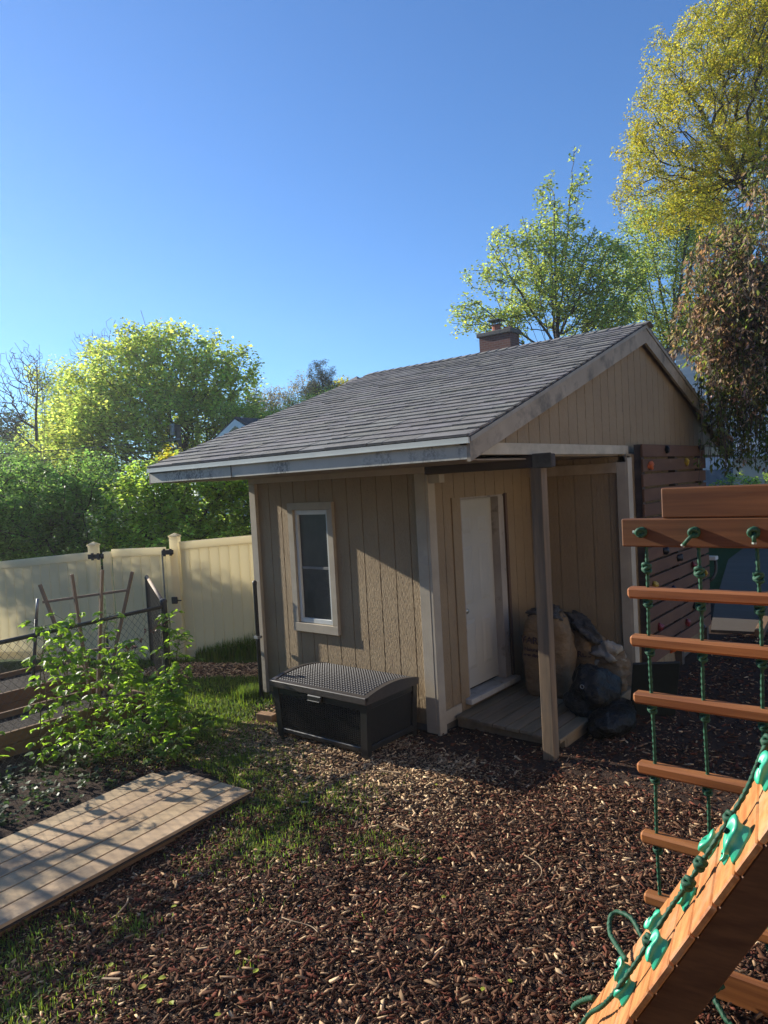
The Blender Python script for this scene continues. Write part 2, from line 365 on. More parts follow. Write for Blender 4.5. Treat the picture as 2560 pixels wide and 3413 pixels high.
ay = s0*np.cos(rol)[:, None]+u0*np.sin(rol)[:, None]; az = np.cross(ax, ay)
C0 = np.stack([x, y, z], -1)
corn = []
for i in (-1, 1):
    for j in (-1, 1):
        for k in (-1, 1):
            tp = RS.uniform(.25, 1, n)
            corn.append(C0+ax*(L*i*RS.uniform(.5, 1, n))[:, None]+ay*(W*j*tp)[:, None]+az*(H*k)[:, None])
V = np.stack(corn, 1).reshape(-1, 3)
base = (np.arange(n)*8)[:, None, None]
FB = np.array([(0, 1, 3, 2), (4, 6, 7, 5), (0, 4, 5, 1), (2, 3, 7, 6), (0, 2, 6, 4), (1, 5, 7, 3)])[None]
F = (base+FB).reshape(-1, 4)
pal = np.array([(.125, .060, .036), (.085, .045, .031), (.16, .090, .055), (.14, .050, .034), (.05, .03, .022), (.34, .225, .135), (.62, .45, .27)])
light = np.clip(np.exp(-((y+1.0)/.7)**4)*np.clip((.1-x)/.9, 0, 1)*.95, 0, 1); light = np.where(x < -4.4, .85, light)  # fence path gets paler chips, standing for sunlight on it
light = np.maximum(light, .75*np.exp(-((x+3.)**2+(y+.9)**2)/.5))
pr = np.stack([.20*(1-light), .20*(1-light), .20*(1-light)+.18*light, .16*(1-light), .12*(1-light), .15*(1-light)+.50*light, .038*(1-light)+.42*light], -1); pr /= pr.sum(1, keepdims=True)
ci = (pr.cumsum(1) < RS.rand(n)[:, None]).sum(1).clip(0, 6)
cc = pal[ci]*RS.uniform(.7, 1.5, (n, 1))*np.where(x < -4.4, 1.3, 1)[:, None]; big7 = ci == 6  # path chips also brightened in colour for that painted sun
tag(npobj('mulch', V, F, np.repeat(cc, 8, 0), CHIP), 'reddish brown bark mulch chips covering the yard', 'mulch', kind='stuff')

# grass blades
def blades(px, py, h, name, label, lean=.35, wid=.0022, col=(1, 1, 1), zb=None):
    n = len(px); yaw = RS.uniform(0, 2*np.pi, n); ln = np.abs(RS.normal(0, lean, n))
    d = np.stack([np.cos(yaw), np.sin(yaw), np.zeros(n)], -1); s = np.stack([-np.sin(yaw), np.cos(yaw), np.zeros(n)], -1)
    b = np.stack([px, py, (gz(px, py) if zb is None else zb)], -1); hh = h[:, None]; w_ = (wid*(.7+RS.rand(n)))[:, None]
    up = np.array([0, 0, 1.])
    m1 = b+up*hh*.55+d*hh*(ln*.3)[:, None]; tp = b+up*hh*np.clip(1-ln*.45, .3, 1)[:, None]+d*hh*ln[:, None]
    V = np.stack([b-s*w_, b+s*w_, m1+s*w_*.8, m1-s*w_*.8, tp-s*w_*.1, tp+s*w_*.1], 1).reshape(-1, 3)
    k = (np.arange(n)*6)[:, None, None]; F = (k+np.array([(0, 1, 2, 3), (3, 2, 5, 4)])[None]).reshape(-1, 4)
    C = np.array(col)[None]*RS.uniform(.6, 1.4, (n, 1))*np.stack([RS.uniform(.8, 1.35, n), np.ones(n), RS.uniform(.6, 1.1, n)], -1)
    return tag(npobj(name, V, F, np.repeat(C, 6, 0), GRASSM), label, name.replace('_', ' '), kind='stuff')
n = 190000; gx = RS.uniform(-4.0, .6, n); gy = RS.uniform(-4.7, -.6, n)
k = (RS.rand(n) < patch(gx, gy)*.75) & ~inwalk(gx, gy) & ~inshed(gx, gy)
blades(gx[k], gy[k], RS.uniform(.02, .055, k.sum()), 'grass', 'short green grass growing in patches through the mulch', lean=.7)
n = 60000; gx = RS.uniform(-8, -3.2, n); gy = RS.uniform(-1.2, 3.4, n)
k = (RS.rand(n) < lawn(gx, gy)) & ~fpath(gx, gy) & (gy < 4.22+.566*gx+.25+.2)
blades(gx[k], gy[k], RS.uniform(.025, .07, k.sum()), 'lawn_grass', 'mown lawn grass between the garden fence and the shed', lean=.6, wid=.003)
n = 5200; tt = RS.rand(n); off = np.abs(RS.normal(0, .11, n))
gx = -6.15+tt*1.6+off*.49; gy = .72+tt*.9-off*.87+.1
blades(gx, gy, RS.uniform(.18, .55, n)*np.clip(1.15-off*1.3, .3, 1)*np.clip(.35+tt, 0, 1), 'tall_grass', 'tall unmown grass along the cream vinyl fence beside the gate', lean=.35, wid=.005)
n = 900; gx = -3.9+RS.normal(0, .07, n); gy = RS.uniform(-.3, .2, n)
blades(gx, gy, RS.uniform(.06, .2, n), 'weeds', 'thin weeds at the foot of the shed corner', lean=.4, wid=.003)

# ------------------------------------------------------------------ shed
XL, XN, WT = -3.76, -1.21, 2.54
YR, EAVE, RIDGE, YE0, YE1 = 2.84, 2.785, 4.143, -1.07, 6.75
XR0, XR1 = -4.23, -.04
XG = -.13
shed = thing('garden_shed', 'tan grooved-siding shed with grey shingle roof and a recessed corner porch', 'shed', (-2, 2, 0))
def groove_wall(axis, c0, a, b, z0, z1, sgn, pitch=.2032, topf=None, start=0., holes=(), thick=.09):
    """wall of vertical grooved panel; axis 0: plane X=c0 running in Y, axis 1: plane Y=c0 running in X; sgn = outward side"""
    mb = MB(); gw, gd = .011, .009
    cuts = []; u = a+start
    us = [(a, 0)]
    k = math.ceil((a-start)/pitch)
    while k*pitch+start < b-.02:
        u = k*pitch+start
        if u > a+.02: us += [(u-gw/2, 0), (u-gw/2+.002, 1), (u+gw/2-.002, 1), (u+gw/2, 0)]
        k += 1
    us.append((b, 0))
    extra = sorted({h for q in holes for h in (q[0], q[1])})
    for e in extra: us.append((e, 0))
    us.sort()
    def P(u, dep, z):
        c = c0-sgn*(gd*dep)
        return (c, u, z) if axis == 0 else (u, c, z)
    zs = lambda u: topf(u) if topf else z1
    for (u0, d0), (u1, d1) in zip(us, us[1:]):
        segs = [(z0, None)]
        hs = [h for h in holes if u0 >= h[0]-1e-6 and u1 <= h[1]+1e-6]
        if hs:
            h = hs[0]; mb.add([P(u0, d0, z0), P(u1, d1, z0), P(u1, d1, h[2]), P(u0, d0, h[2])], [(0, 1, 2, 3)])
            mb.add([P(u0, d0, h[3]), P(u1, d1, h[3]), P(u1, d1, zs(u1)), P(u0, d0, zs(u0))], [(0, 1, 2, 3)])
        else: mb.add([P(u0, d0, z0), P(u1, d1, z0), P(u1, d1, zs(u1)), P(u0, d0, zs(u0))], [(0, 1, 2, 3)])
    # back slab
    t = -sgn*thick
    if not holes and not topf:
        if axis == 0: mb.box((c0-sgn*.02, a, z0), (c0+t, b, z1))
        else: mb.box((a, c0-sgn*.02, z0), (b, c0+t, z1))
    return mb
WX0, WX1, WZ0, WZ1 = -3.06, -2.535, .955, 2.215      # window opening
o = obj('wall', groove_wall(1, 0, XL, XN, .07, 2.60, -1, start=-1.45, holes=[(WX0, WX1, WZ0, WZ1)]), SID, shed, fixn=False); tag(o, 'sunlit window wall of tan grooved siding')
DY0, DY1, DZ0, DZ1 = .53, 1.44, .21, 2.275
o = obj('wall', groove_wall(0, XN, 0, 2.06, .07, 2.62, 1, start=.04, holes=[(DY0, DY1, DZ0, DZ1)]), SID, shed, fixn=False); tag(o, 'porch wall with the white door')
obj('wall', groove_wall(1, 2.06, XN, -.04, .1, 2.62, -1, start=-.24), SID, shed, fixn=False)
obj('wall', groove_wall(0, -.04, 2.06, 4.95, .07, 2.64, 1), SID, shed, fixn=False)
roofz = lambda y: EAVE+(RIDGE-EAVE)*(1-abs(y-YR)/(YR-YE0))
o = obj('wall', groove_wall(0, XG, -1.0, 6.66, 2.66, 3, 1, topf=lambda y: max(2.67, roofz(y)-.07), start=.03), SID, shed, fixn=False); tag(o, 'triangular gable wall above the porch')
m = MB(); m.box((XL, 4.86, .07), (-.04, 4.95, 2.6)); m.box((XL, 0.02, .07), (XL+.09, 4.86, 2.6)); obj('wall', m, SID, shed)
m = MB(); m.box((XL+.03, .03, -.02), (XN-.03, 2.0, .069)); m.box((XL+.03, 2.1, -.02), (-.08, 4.9, .069)); obj('foundation', m, CONC, shed)
m = MB(); m.box((XL+.09, .02, 2.601), (XN, 4.86, 2.64)); m.box((XN, 0.02, 2.625), (XG-.0, 4.86, 2.655)); m.box((XR0+.1, YE0+.04, 2.600), (XG, 0.0, 2.612)); m.box((XR0+.1, 4.96, 2.600), (XG, YE1-.04, 2.612)); obj('soffit', m, mat('soffit_paint', (.30, .24, .18)), shed)
# dark floor of interior seen through the window is blocked by screen
def trimpart(name, boxes, mt=TRIM, bev=.003, label=None):
    m = MB()
    for a, b in boxes: m.box(a, b, bev=bev)
    o = obj(name, m, mt, shed)
    if label: o['label'] = label
    return o
trimpart('corner_trim', [((XL-.02, -.045, .06), (XL+.085, .0, WT))])
trimpart('corner_trim', [((XL-.024, -.0, .06), (XL-.001, .09, WT))])
trimpart('corner_trim', [((XN-.125, -.045, .01), (XN-.003, .0, WT))])
trimpart('corner_trim', [((XN-.001, -.043, -.01), (XN+.032, .075, 2.52))])
trimpart('top_trim', [((XL-.02, -.047, WT+.001), (XN, -.0, 2.655))], mat('top_trim_paint', (.47, .40, .31), (.40, .34, .27), 4))
trimpart('top_trim', [((XN+.034, -.03, 2.44), (XN+.16, .06, 2.52))])
trimpart('top_trim', [((XN+.0, 2.02, 2.44), (-.142, 2.059, 2.555))], mat('tan_trim', (.40, .32, .23)))
trimpart('corner_trim', [((-.14, 2.02, .06), (-.036, 2.059, 2.555))])
trimpart('corner_trim', [((-.039, 2.022, .06), (-.012, 2.15, 2.6))])
trimpart('gable_board', [((XG, -1.05, 2.64), (-.085, 2.26, 2.735))], mat('cream_board', (.50, .44, .33)))
trimpart('gable_board', [((XG, 4.60, 2.62), (-.085, 6.6, 2.735))], mat('yellowed_board', (.50, .42, .27)))
m = MB(); m.box((XN, .0, .07), (XN+.012, .5, .2)); obj('base_board', m, TRIM, shed)
# window
m = MB()
for a, b in [((WX0-.085, -.043, WZ0-.1), (WX1+.08, .005, WZ0-.004)), ((WX0-.085, -.043, WZ1+.004), (WX1+.08, .005, WZ1+.085)), ((WX0-.085, -.040, WZ0-.003), (WX0-.0, .005, WZ1+.003)), ((WX1, -.040, WZ0-.003), (WX1+.08, .005, WZ1+.003))]: m.box(a, b, bev=.003)
casing = obj('window', m, TRIM, shed)
m = MB()
fwid = .042
for a, b in [((WX0+.002, -.012, WZ0), (WX0+fwid, .05, WZ1)), ((WX1-fwid, -.012, WZ0), (WX1-.002, .05, WZ1)), ((WX0+fwid, -.011, WZ0), (WX1-fwid, .05, WZ0+.05)), ((WX0+fwid, -.011, WZ1-.05), (WX1-fwid, .05, WZ1))]: m.box(a, b, bev=.003)
obj('frame', m, WINF, casing)
m = MB(); m.box((WX0+fwid, .012, 1.555), (WX1-fwid, .04, 1.585), bev=.002); obj('meeting_rail', m, mat('screened_rail', (.20, .20, .20)), casing)
m = MB(); m.box((WX0+fwid, .020, WZ0+.05), (WX1-fwid, .026, WZ1-.05)); obj('pane', m, PANE, casing)
m = MB()
for k in range(12):
    for z_ in (.22, .95, 1.7, 2.4):
        xx = XL+.16+k*.2032; 
        if WX0-.1 < xx < WX1+.1 and .8 < z_ < 2.35 or xx > XN-.14: continue
        m.tube([(xx, .0, z_), (xx, -.0022, z_)], .0035, 6)
obj('nail_heads', m, mat('nail_rust', (.13, .09, .06)), shed)['kind'] = 'stuff'
# door
dx = XN-.09
m = MB(); m.box((dx-.04, DY0+.045, DZ0+.045), (dx, DY1-.135, DZ1-.02))
pw = (DY1-.135-(DY0+.045))
for (ya, yb) in ((.12, .43), (.57, .88)):
    for (za, zb) in ((.10, .42), (.52, 1.18), (1.30, 1.85)) if False else ((1.66, 1.86), (.92, 1.56), (.22, .78)):
        y0, y1, z0, z1 = DY0+.045+ya*pw, DY0+.045+yb*pw, DZ0+za, DZ0+zb
        # recessed ring and raised panel
        for q in range(1):
            m.add([(dx+.001, y0, z0), (dx+.001, y1, z0), (dx+.001, y1, z1), (dx+.001, y0, z1), (dx-.012, y0+.018, z0+.018), (dx-.012, y1-.018, z0+.018), (dx-.012, y1-.018, z1-.018), (dx-.012, y0+.018, z1-.018)], [(0, 1, 5, 4), (1, 2, 6, 5), (2, 3, 7, 6), (3, 0, 4, 7)])
            m.add([(dx+.0015, y0+.045, z0+.045), (dx+.0015, y1-.045, z0+.045), (dx+.0015, y1-.045, z1-.045), (dx+.0015, y0+.045, z1-.045), (dx+.0102, y0+.055, z0+.055), (dx+.0102, y1-.055, z0+.055), (dx+.0102, y1-.055, z1-.055), (dx+.0102, y0+.055, z1-.055), (dx+.001, y0+.02, z0+.02), (dx+.001, y1-.02, z0+.02), (dx+.001, y1-.02, z1-.02), (dx+.001, y0+.02, z1-.02)], [(4, 5, 6, 7), (8, 9, 5, 4), (9, 10, 6, 5), (10, 11, 7, 6), (11, 8, 4, 7)])
door = obj('door', m, DOORM, shed, fixn=False)
m = MB(); m.tube([(dx, DY0+.11, 1.09), (dx+.025, DY0+.11, 1.09), (dx+.03, DY0+.11, 1.09), (dx+.055, DY0+.11, 1.09), (dx+.065, DY0+.11, 1.09)], [.03, .03, .012, .03, .018], 12); obj('knob', m, KNOB, door, smooth=True)
FRM = mat('door_jamb_paint', (.40, .36, .31), (.28, .25, .22), 5, stretch=(1, 1, .3), rough=.8, stain=((.14, .12, .10), 4, .58, .7))
m = MB(); m.box((dx-.05, DY0, DZ0+.02), (XN-.003, DY0+.045, DZ1), bev=.002); m.box((dx-.05, DY1-.135, DZ0+.02), (XN+.006, DY1-.02, DZ1-.02), bev=.002); m.box((dx-.05, DY0+.045, DZ1-.02), (XN-.002, DY1-.02, DZ1), bev=.002); obj('door_frame', m, FRM, shed)
m = MB(); m.box((dx-.03, DY0-.08, DZ0-.04), (XN+.09, DY1+.04, DZ0+.018), bev=.006); obj('threshold', m, SILL, shed)
m = MB(); m.box((XN-.09, DY1-.018, DZ0), (XN-.08, DY1+.0, DZ1)); obj('door_gap', m, HOLES, shed)
m = MB(); m.box((XN, DY1+.002, .2), (XN+.018, DY1+.045, DZ1+.01)); obj('door_trim', m, mat('brown_strip', (.14, .085, .06)), shed)
m = MB(); m.box((XN, DY0-.15, .1), (XN+.016, DY0-.002, DZ1+.005)); o = obj('door_trim', m, SID, shed)
# porch deck, boards along Y
for i in range(8):
    x0 = XN+.03+i*.146
    m = MB(); m.box((x0, .24-i*.012+rnd.uniform(-.012, .015), .085), (x0+.134, 2.01, .12), c=jit(1, .14), bev=.004); obj('deck_board', m, DECKM, shed)
m = MB(); m.box((XN+.03, .27, .0), (-.04, .31, .083)); m.box((XN+.05, 1.0, .0), (-.06, 1.04, .083)); m.box((-.08, .32, .0), (-.04, 2.0, .083)); obj('deck_joist', m, DECKM, shed)
# post and beam
m = MB(); m.box((-.095, -.05, -.02), (.01, .055, 2.53), bev=.004); obj('porch_post', m, POSTM, shed)
m = MB(); m.box((XN+.001, -.042, 2.525), (.10, .05, 2.638), bev=.008); obj('porch_beam', m, BEAMM, shed)
m = MB(); m.box((-.07, -.055, 2.518), (.11, -.043, 2.645), bev=.008); obj('beam_cap', m, mat('mossy_board', (.10, .10, .085), (.06, .055, .045), 12), shed)
# roof
sl = math.atan2(RIDGE-EAVE, YR-YE0); LEN = math.hypot(RIDGE-EAVE, YR-YE0)
m = MB()
for sy, ye in ((1, YE0), (-1, YE1)):
    u = Vector((0, sy*math.cos(sl), math.sin(sl))); nn = Vector((0, -sy*math.sin(sl), math.cos(sl))); b0 = Vector((0, ye, EAVE))
    m.obox(b0+u*LEN/2+Vector(((XR0+XR1)/2, 0, 0))-nn*.03, (XR1-XR0)/2, LEN/2, .02, (1, 0, 0), u, nn, c=(.22, .22, .22))
    exp_ = .143; nc = int(LEN/exp_)+1
    for k in range(nc):
        x = XR0-.01-rnd.uniform(0, .3); top = min(LEN, (k+1)*exp_+.06)
        while x < XR1+.01:
            wd = rnd.choice((.16, .22, .33, .33, .48)); x1 = min(x+wd, XR1+.012); xa = max(x, XR0-.012)
            if x1-xa > .01:
                th = rnd.choice((.008, .009, .012, .014)); s0_ = k*exp_-rnd.uniform(0, .006)-(.012 if k == 0 else 0)
                a = b0+u*s0_; b_ = b0+u*top; cl = jit(rnd.choice((1, 1, .93, 1.05)), .05)
                # tapering slab: butt end thick
                vs_ = []
                for px in (xa+.0045, x1-.0045):
                    vs_ += [a+Vector((px, 0, 0))-nn*.006, a+Vector((px, 0, 0))+nn*(th+.006), b_+Vector((px, 0, 0))-nn*.001, b_+Vector((px, 0, 0))-nn*.008]
                m.add(vs_, [(0, 1, 2, 3), (4, 7, 6, 5), (0, 4, 5, 1), (1, 5, 6, 2), (2, 6, 7, 3), (0, 3, 7, 4)], cl)
            x += wd
roof = obj('roof', m, SHING, shed)
m = MB(); x = XR0-.015   # ridge caps
while x < XR1:
    x1 = min(x+.15, XR1+.015); t = .015
    for sy in (1, -1):
        u = Vector((0, -sy*math.cos(sl), -math.sin(sl))); r0 = Vector((0, YR, RIDGE+.016))
        up = Vector((0, 0, 1))
        vs_ = [r0+Vector((x, 0, -.008)), r0+Vector((x, 0, .0)), r0+Vector((x1+.04, 0, .010)), r0+Vector((x1+.04, 0, -.0)), r0+u*.14+Vector((x, 0, -.012)), r0+u*.14+Vector((x, 0, -.002)), r0+u*.14+Vector((x1+.04, 0, .012)), r0+u*.14+Vector((x1+.04, 0, -.0))]
        m.add(vs_, [(0, 1, 2, 3), (4, 7, 6, 5), (1, 5, 6, 2), (0, 3, 7, 4), (3, 2, 6, 7), (0, 4, 5, 1)], jit(.95, .15))
    x = x1
obj('ridge_cap', m, SHING, roof)
m = MB(); m.box((XR0+.02, YE0-.0, 2.605), (XR1-.03, YE0+.03, 2.735), bev=.002); obj('fascia', m, FASC, roof); m = MB(); m.box((XR0+.02, YE1-.03, 2.605), (XR1-.03, YE1, 2.735), bev=.002); obj('fascia', m, FASC, roof)
m = MB(); m.box((XR0-.005, YE0-.022, 2.728), (XR1-.0, YE0-.001, 2.768)); m.box((XR0-.005, YE0-.034, 2.722), (XR1-.0, YE0-.0, 2.7275)); obj('drip_edge', m, DRIP, roof)
m = MB(); m.box((-2.8, YE0-.006, 2.60), (-2.796, YE0-.001, 2.725)); obj('fascia_joint', m, HOLES, roof)
for xr, th in ((XR1-.03, .03), (XR0, .02)):
    for sy, ye in ((1, YE0), (-1, YE1)):
        u = Vector((0, sy*math.cos(sl), math.sin(sl))); nn = Vector((0, -sy*math.sin(sl), math.cos(sl)))
        m = MB(); dv = .175; zt = EAVE-.022
        pts = [(ye, zt), (YR, RIDGE-.022), (YR, RIDGE-.022-dv-.02), (ye+sy*.0, zt-dv+.0)]
        m.prism(pts, 0, xr, xr+th); obj('rake_board', m, RAKE, roof)
        m = MB(); m.prism([(ye, zt+.006), (YR, RIDGE-.016), (YR, RIDGE-.05), (ye, zt-.028)], 0, xr+th+.001 if xr > -1 else xr-.012, xr+th+.012 if xr > -1 else xr-.001)
        obj('rake_strip', m, mat('rake_strip_paint', (.34, .32, .27)), roof)
# rake soffit
m = MB()
for sy, ye in ((1, YE0), (-1, YE1)):
    m.prism([(ye, EAVE-.06), (YR, RIDGE-.06), (YR, RIDGE-.075), (ye, EAVE-.075)], 0, XG+.001, XR1-.031)
    m.prism([(ye, EAVE-.06), (YR, RIDGE-.06), (YR, RIDGE-.075), (ye, EAVE-.075)], 0, XR0+.021, XL)
obj('rake_soffit', m, TRIM, shed)
m = MB(); m.prism([(-.98, 2.66), (YR, roofz(YR)-.08), (6.6, 2.66)], 0, XL-.02, XL+.02); m.box((XL-.02, -1.0, 2.62), (XL+.02, 6.6, 2.66)); obj('wall', m, SID, shed)
m = MB(); m.box((XG-.12, 4.96, 2.61), (XG-.02, 6.7, 2.66)); obj('porch_beam', m, BEAMM, shed)

# ------------------------------------------------------------------ climbing wall on the gable side
cw = thing('climbing_wall', 'brown slatted climbing wall with coloured holds fixed to the shed', 'climbing wall', (.05, 3.5, 0))
nsl = 15; z0 = .30; pit = (2.765-z0)/nsl
for i in range(nsl):
    m = MB(); m.box((.045, 2.26+rnd.uniform(-.01, .01), z0+i*pit), (.072, 4.70+rnd.uniform(-.015, .015), z0+i*pit+.138), c=jit(1, .13), bev=.003); obj('board', m, CLIMB, cw)
for yy in (2.33, 3.5, 4.62):
    m = MB(); m.box((-.035, yy-.045, .02), (.044, yy+.045, 2.74)); obj('stud', m, BEAMM, cw)
def blob(ctr, rx, ry, rz, seed, n=10, amp=.25, mb=None, axes=None):
    """lumpy closed solid"""
    rs = np.random.RandomState(seed); mb = mb or MB(); A = axes or (Vector((1, 0, 0)), Vector((0, 1, 0)), Vector((0, 0, 1)))
    ph = rs.uniform(0, 6.28, 6); vs_ = []; m_ = n
    for i in range(m_+1):
        th = math.pi*i/m_
        for j in range(2*n):
            a = math.pi*j/n; d = Vector((math.sin(th)*math.cos(a), math.sin(th)*math.sin(a), math.cos(th)))
            r = 1+amp*(math.sin(3*d.x+ph[0])*math.cos(2.6*d.y+ph[1])+.5*math.sin(5*d.z+ph[2]+3*d.x)+.35*math.sin(8*d.y+ph[3]+4*d.z)-(.55*abs(math.sin(6*d.x+4*d.z+ph[4]))+.45*abs(math.sin(9*d.y-5*d.x+ph[5])) if n > 12 else 0))
            vs_.append(Vector(ctr)+A[0]*d.x*rx*r+A[1]*d.y*ry*r+A[2]*d.z*rz*r)
    k = 2*n; mb.add(vs_, [(i*k+j, i*k+(j+1) % k, (i+1)*k+(j+1) % k, (i+1)*k+j) for i in range(m_) for j in range(k)]); return mb
for i, (yy, zz, cl) in enumerate([(2.44, 2.5, 'orange'), (3.79, 2.53, 'yellow'), (3.04, 2.68, 'black'), (4.43, 2.71, 'black'), (2.85, 1.51, 'black'), (3.35, 1.37, 'black'), (2.44, 1.17, 'yellow'), (3.09, 1.02, 'navy'), (4.44, 1.04, 'yellow'), (3.91, 1.21, 'red'), (2.56, .67, 'red'), (3.58, .53, 'red'), (4.23, .35, 'navy'), (2.96, .33, 'orange'), (3.92, .68, 'black')]):
    o = obj('climbing_hold', blob((.09, yy, zz), .035, .05, .042, 30+i, 7, .28), HOLDC[cl], cw, smooth=True); o['label'] = cl+' climbing hold'
# small white bracket with a black hook at the far end of the wall
dsp = thing('hose_bracket', 'small white bracket with black curved hose beside the climbing wall edge', 'bracket', (.1, 4.85, 0))
m = MB(); m.box((.02, 4.76, 1.17), (.14, 4.90, 1.22), bev=.005); obj('bracket', m, WINF, dsp)
m = MB(); m.tube([(.11, 4.86, 1.168), (.115, 4.865, 1.08), (.11, 4.86, 1.0), (.09, 4.82, .93), (.06, 4.76, .89)], .022, 8); obj('hose', m, BLKM, dsp, smooth=True)

# ------------------------------------------------------------------ deck box
db = thing('deck_box', 'black woven resin storage box with arched lid under the window', 'storage box', (-2, -.5, 0))
BX0, BX1, BY0, BY1, BH = -2.60, -1.37, -.88, -.12, .585
m = MB()
def tap(z, k=.03): return k*(1-z/.52)
pr_ = []
fl = .0
m.add([(BX0+.06, BY0+.035, .05), (BX1-.06, BY0+.035, .05), (BX1-.06, BY1, .05), (BX0+.06, BY1, .05), (BX0+.02, BY0+.028, .50), (BX1-.02, BY0+.028, .50), (BX1-.02, BY1, .50), (BX0+.02, BY1, .50)], [(0, 1, 2, 3), (4, 7, 6, 5), (0, 4, 5, 1), (1, 5, 6, 2), (2, 6, 7, 3), (3, 7, 4, 0)])
# frame: corner posts and rails flaring down
for xa, sg in ((BX0, 1), (BX1, -1)):
    for yb, sy in ((BY0, 1), (BY1, -1)):
        bx = xa-sg*.0
        vs_ = []
        for z_, off in ((0, .03), (.12, .022), (.30, .012), (.50, .0)):
            xx = bx+sg*off; yy = yb+sy*off*.4
            vs_ += [(xx, yy, z_), (xx+sg*.075, yy, z_), (xx+sg*.075, yy+sy*.06, z_), (xx, yy+sy*.06, z_)]
        fs = [(3, 2, 1, 0), (12, 13, 14, 15)]+[(i*4+j, i*4+(j+1) % 4, (i+1)*4+(j+1) % 4, (i+1)*4+j) for i in range(3) for j in range(4)]
        m.add(vs_, fs)
m.box((BX0+.105, BY0+.008, .055), (BX1-.105, BY0+.05, .10), bev=.006); m.box((BX0+.078, BY0+.006, .44), (BX1-.078, BY0+.05, .505), bev=.006)
m.box((BX1-.045, BY0+.07, .06), (BX1-.022, BY1-.07, .11), bev=.004); m.box((BX1-.035, BY0+.07, .45), (BX1-.008, BY1-.07, .50), bev=.004)
obj('body', m, BOXM, db)
def weave(mb, nu, nv, P, dep, fu=.42, fv=.38, stag=True):
    for i in range(nu):
        for j in range(nv):
            u = (i+.5)/nu; v = (j+.5+(.5 if stag and i % 2 else 0))/nv
            if v > 1-.3/nv: continue
            du, dv = fu/nu, fv/nv; q = []
            for (a, b, h) in ((-1, -1, 0), (1, -1, 0), (1, 1, 0), (-1, 1, 0), (-.55, -.6, 1), (.55, -.6, 1), (.55, .6, 1), (-.55, .6, 1)): q.append(P(u+a*du, v+b*dv, h*dep))
            mb.add(q, [(4, 5, 6, 7), (0, 1, 5, 4), (1, 2, 6, 5), (2, 3, 7, 6), (3, 0, 4, 7)])
m = MB(); weave(m, 40, 17, lambda u, v, h: (BX0+.095+u*(BX1-BX0-.19), BY0+.030+.004*(1-v)-h*1, .105+v*.33), .019)
obj('front_panel', m, BOXM, db)
m = MB(); weave(m, 26, 19, lambda u, v, h: (BX1-.035-.022*(1-v)+h, BY0+.09+u*(BY1-BY0-.18), .115+v*.33), .007); obj('side_panel', m, BOXM, db)
# arched lid
yc = lambda v: BY0-.02+v*(BY1-BY0+.03); zc = lambda v: .515+.045+.055*math.sin(math.pi*min(max(v, 0), 1))**.85
m = MB(); nv = 16; vs_ = []
for i in range(nv+1):
    v = i/nv
    for xx in (BX0-.015, BX1+.015): vs_.append((xx, yc(v), zc(v)))
for i in range(nv+1):
    v = i/nv
    for xx in (BX0-.015, BX1+.015): vs_.append((xx, yc(v), .508 if i not in (0, nv) else .508))
fs = []
for i in range(nv): fs += [(2*i, 2*i+1, 2*i+3, 2*i+2), (2*(nv+1)+2*i, 2*(nv+1)+2*i+2, 2*(nv+1)+2*i+3, 2*(nv+1)+2*i+1), (2*i, 2*i+2, 2*(nv+1)+2*i+2, 2*(nv+1)+2*i), (2*i+1, 2*(nv+1)+2*i+1, 2*(nv+1)+2*i+3, 2*i+3)]
fs += [(0, 2*(nv+1), 2*(nv+1)+1, 1), (2*nv, 2*nv+1, 4*nv+3, 4*nv+2)]
m.add(vs_, fs)
for xx in (BX0-.018, BX1-.032):   # raised lid rim
    for i in range(nv):
        a, b = i/nv, (i+1)/nv
        m.add([(xx, yc(a), zc(a)-.02), (xx+.05, yc(a), zc(a)-.02), (xx+.05, yc(a), zc(a)+.009), (xx, yc(a), zc(a)+.009), (xx, yc(b), zc(b)-.02), (xx+.05, yc(b), zc(b)-.02), (xx+.05, yc(b), zc(b)+.009), (xx, yc(b), zc(b)+.009)], [(0, 1, 2, 3), (4, 7, 6, 5), (2, 6, 7, 3), (1, 5, 6, 2), (0, 3, 7, 4)])
m.box((BX0-.018, BY0-.030, .51), (BX1+.018, BY0+.02, .575), bev=.006)
lid = obj('lid', m, BOXL, db)
m = MB(); weave(m, 34, 20, lambda u, v, h: (BX0+.05+u*(BX1-BX0-.10), yc(.07+v*.88), zc(.07+v*.88)+.0008+h), .0075, .36, .36, False); obj('lid_weave', m, BOXL, lid)
m = MB(); m.box((-2.08, BY0-.038, .455), (-1.90, BY0-.0, .508), bev=.008); m.box((-2.07, BY0-.05, .452), (-1.91, BY0-.03, .462), bev=.003); obj('latch', m, BOXM, db)
wb = MB(); wb.obox((-3.02, -.62, .045), .11, .05, .043, Vector((.99, .14, 0)), Vector((-.14, .99, 0)), bev=.006)
tag(obj('timber_block', wb, BRICKW, loc=(-3.02, -.62, 0)), 'short reddish timber block lying left of the black storage box', 'wood block')

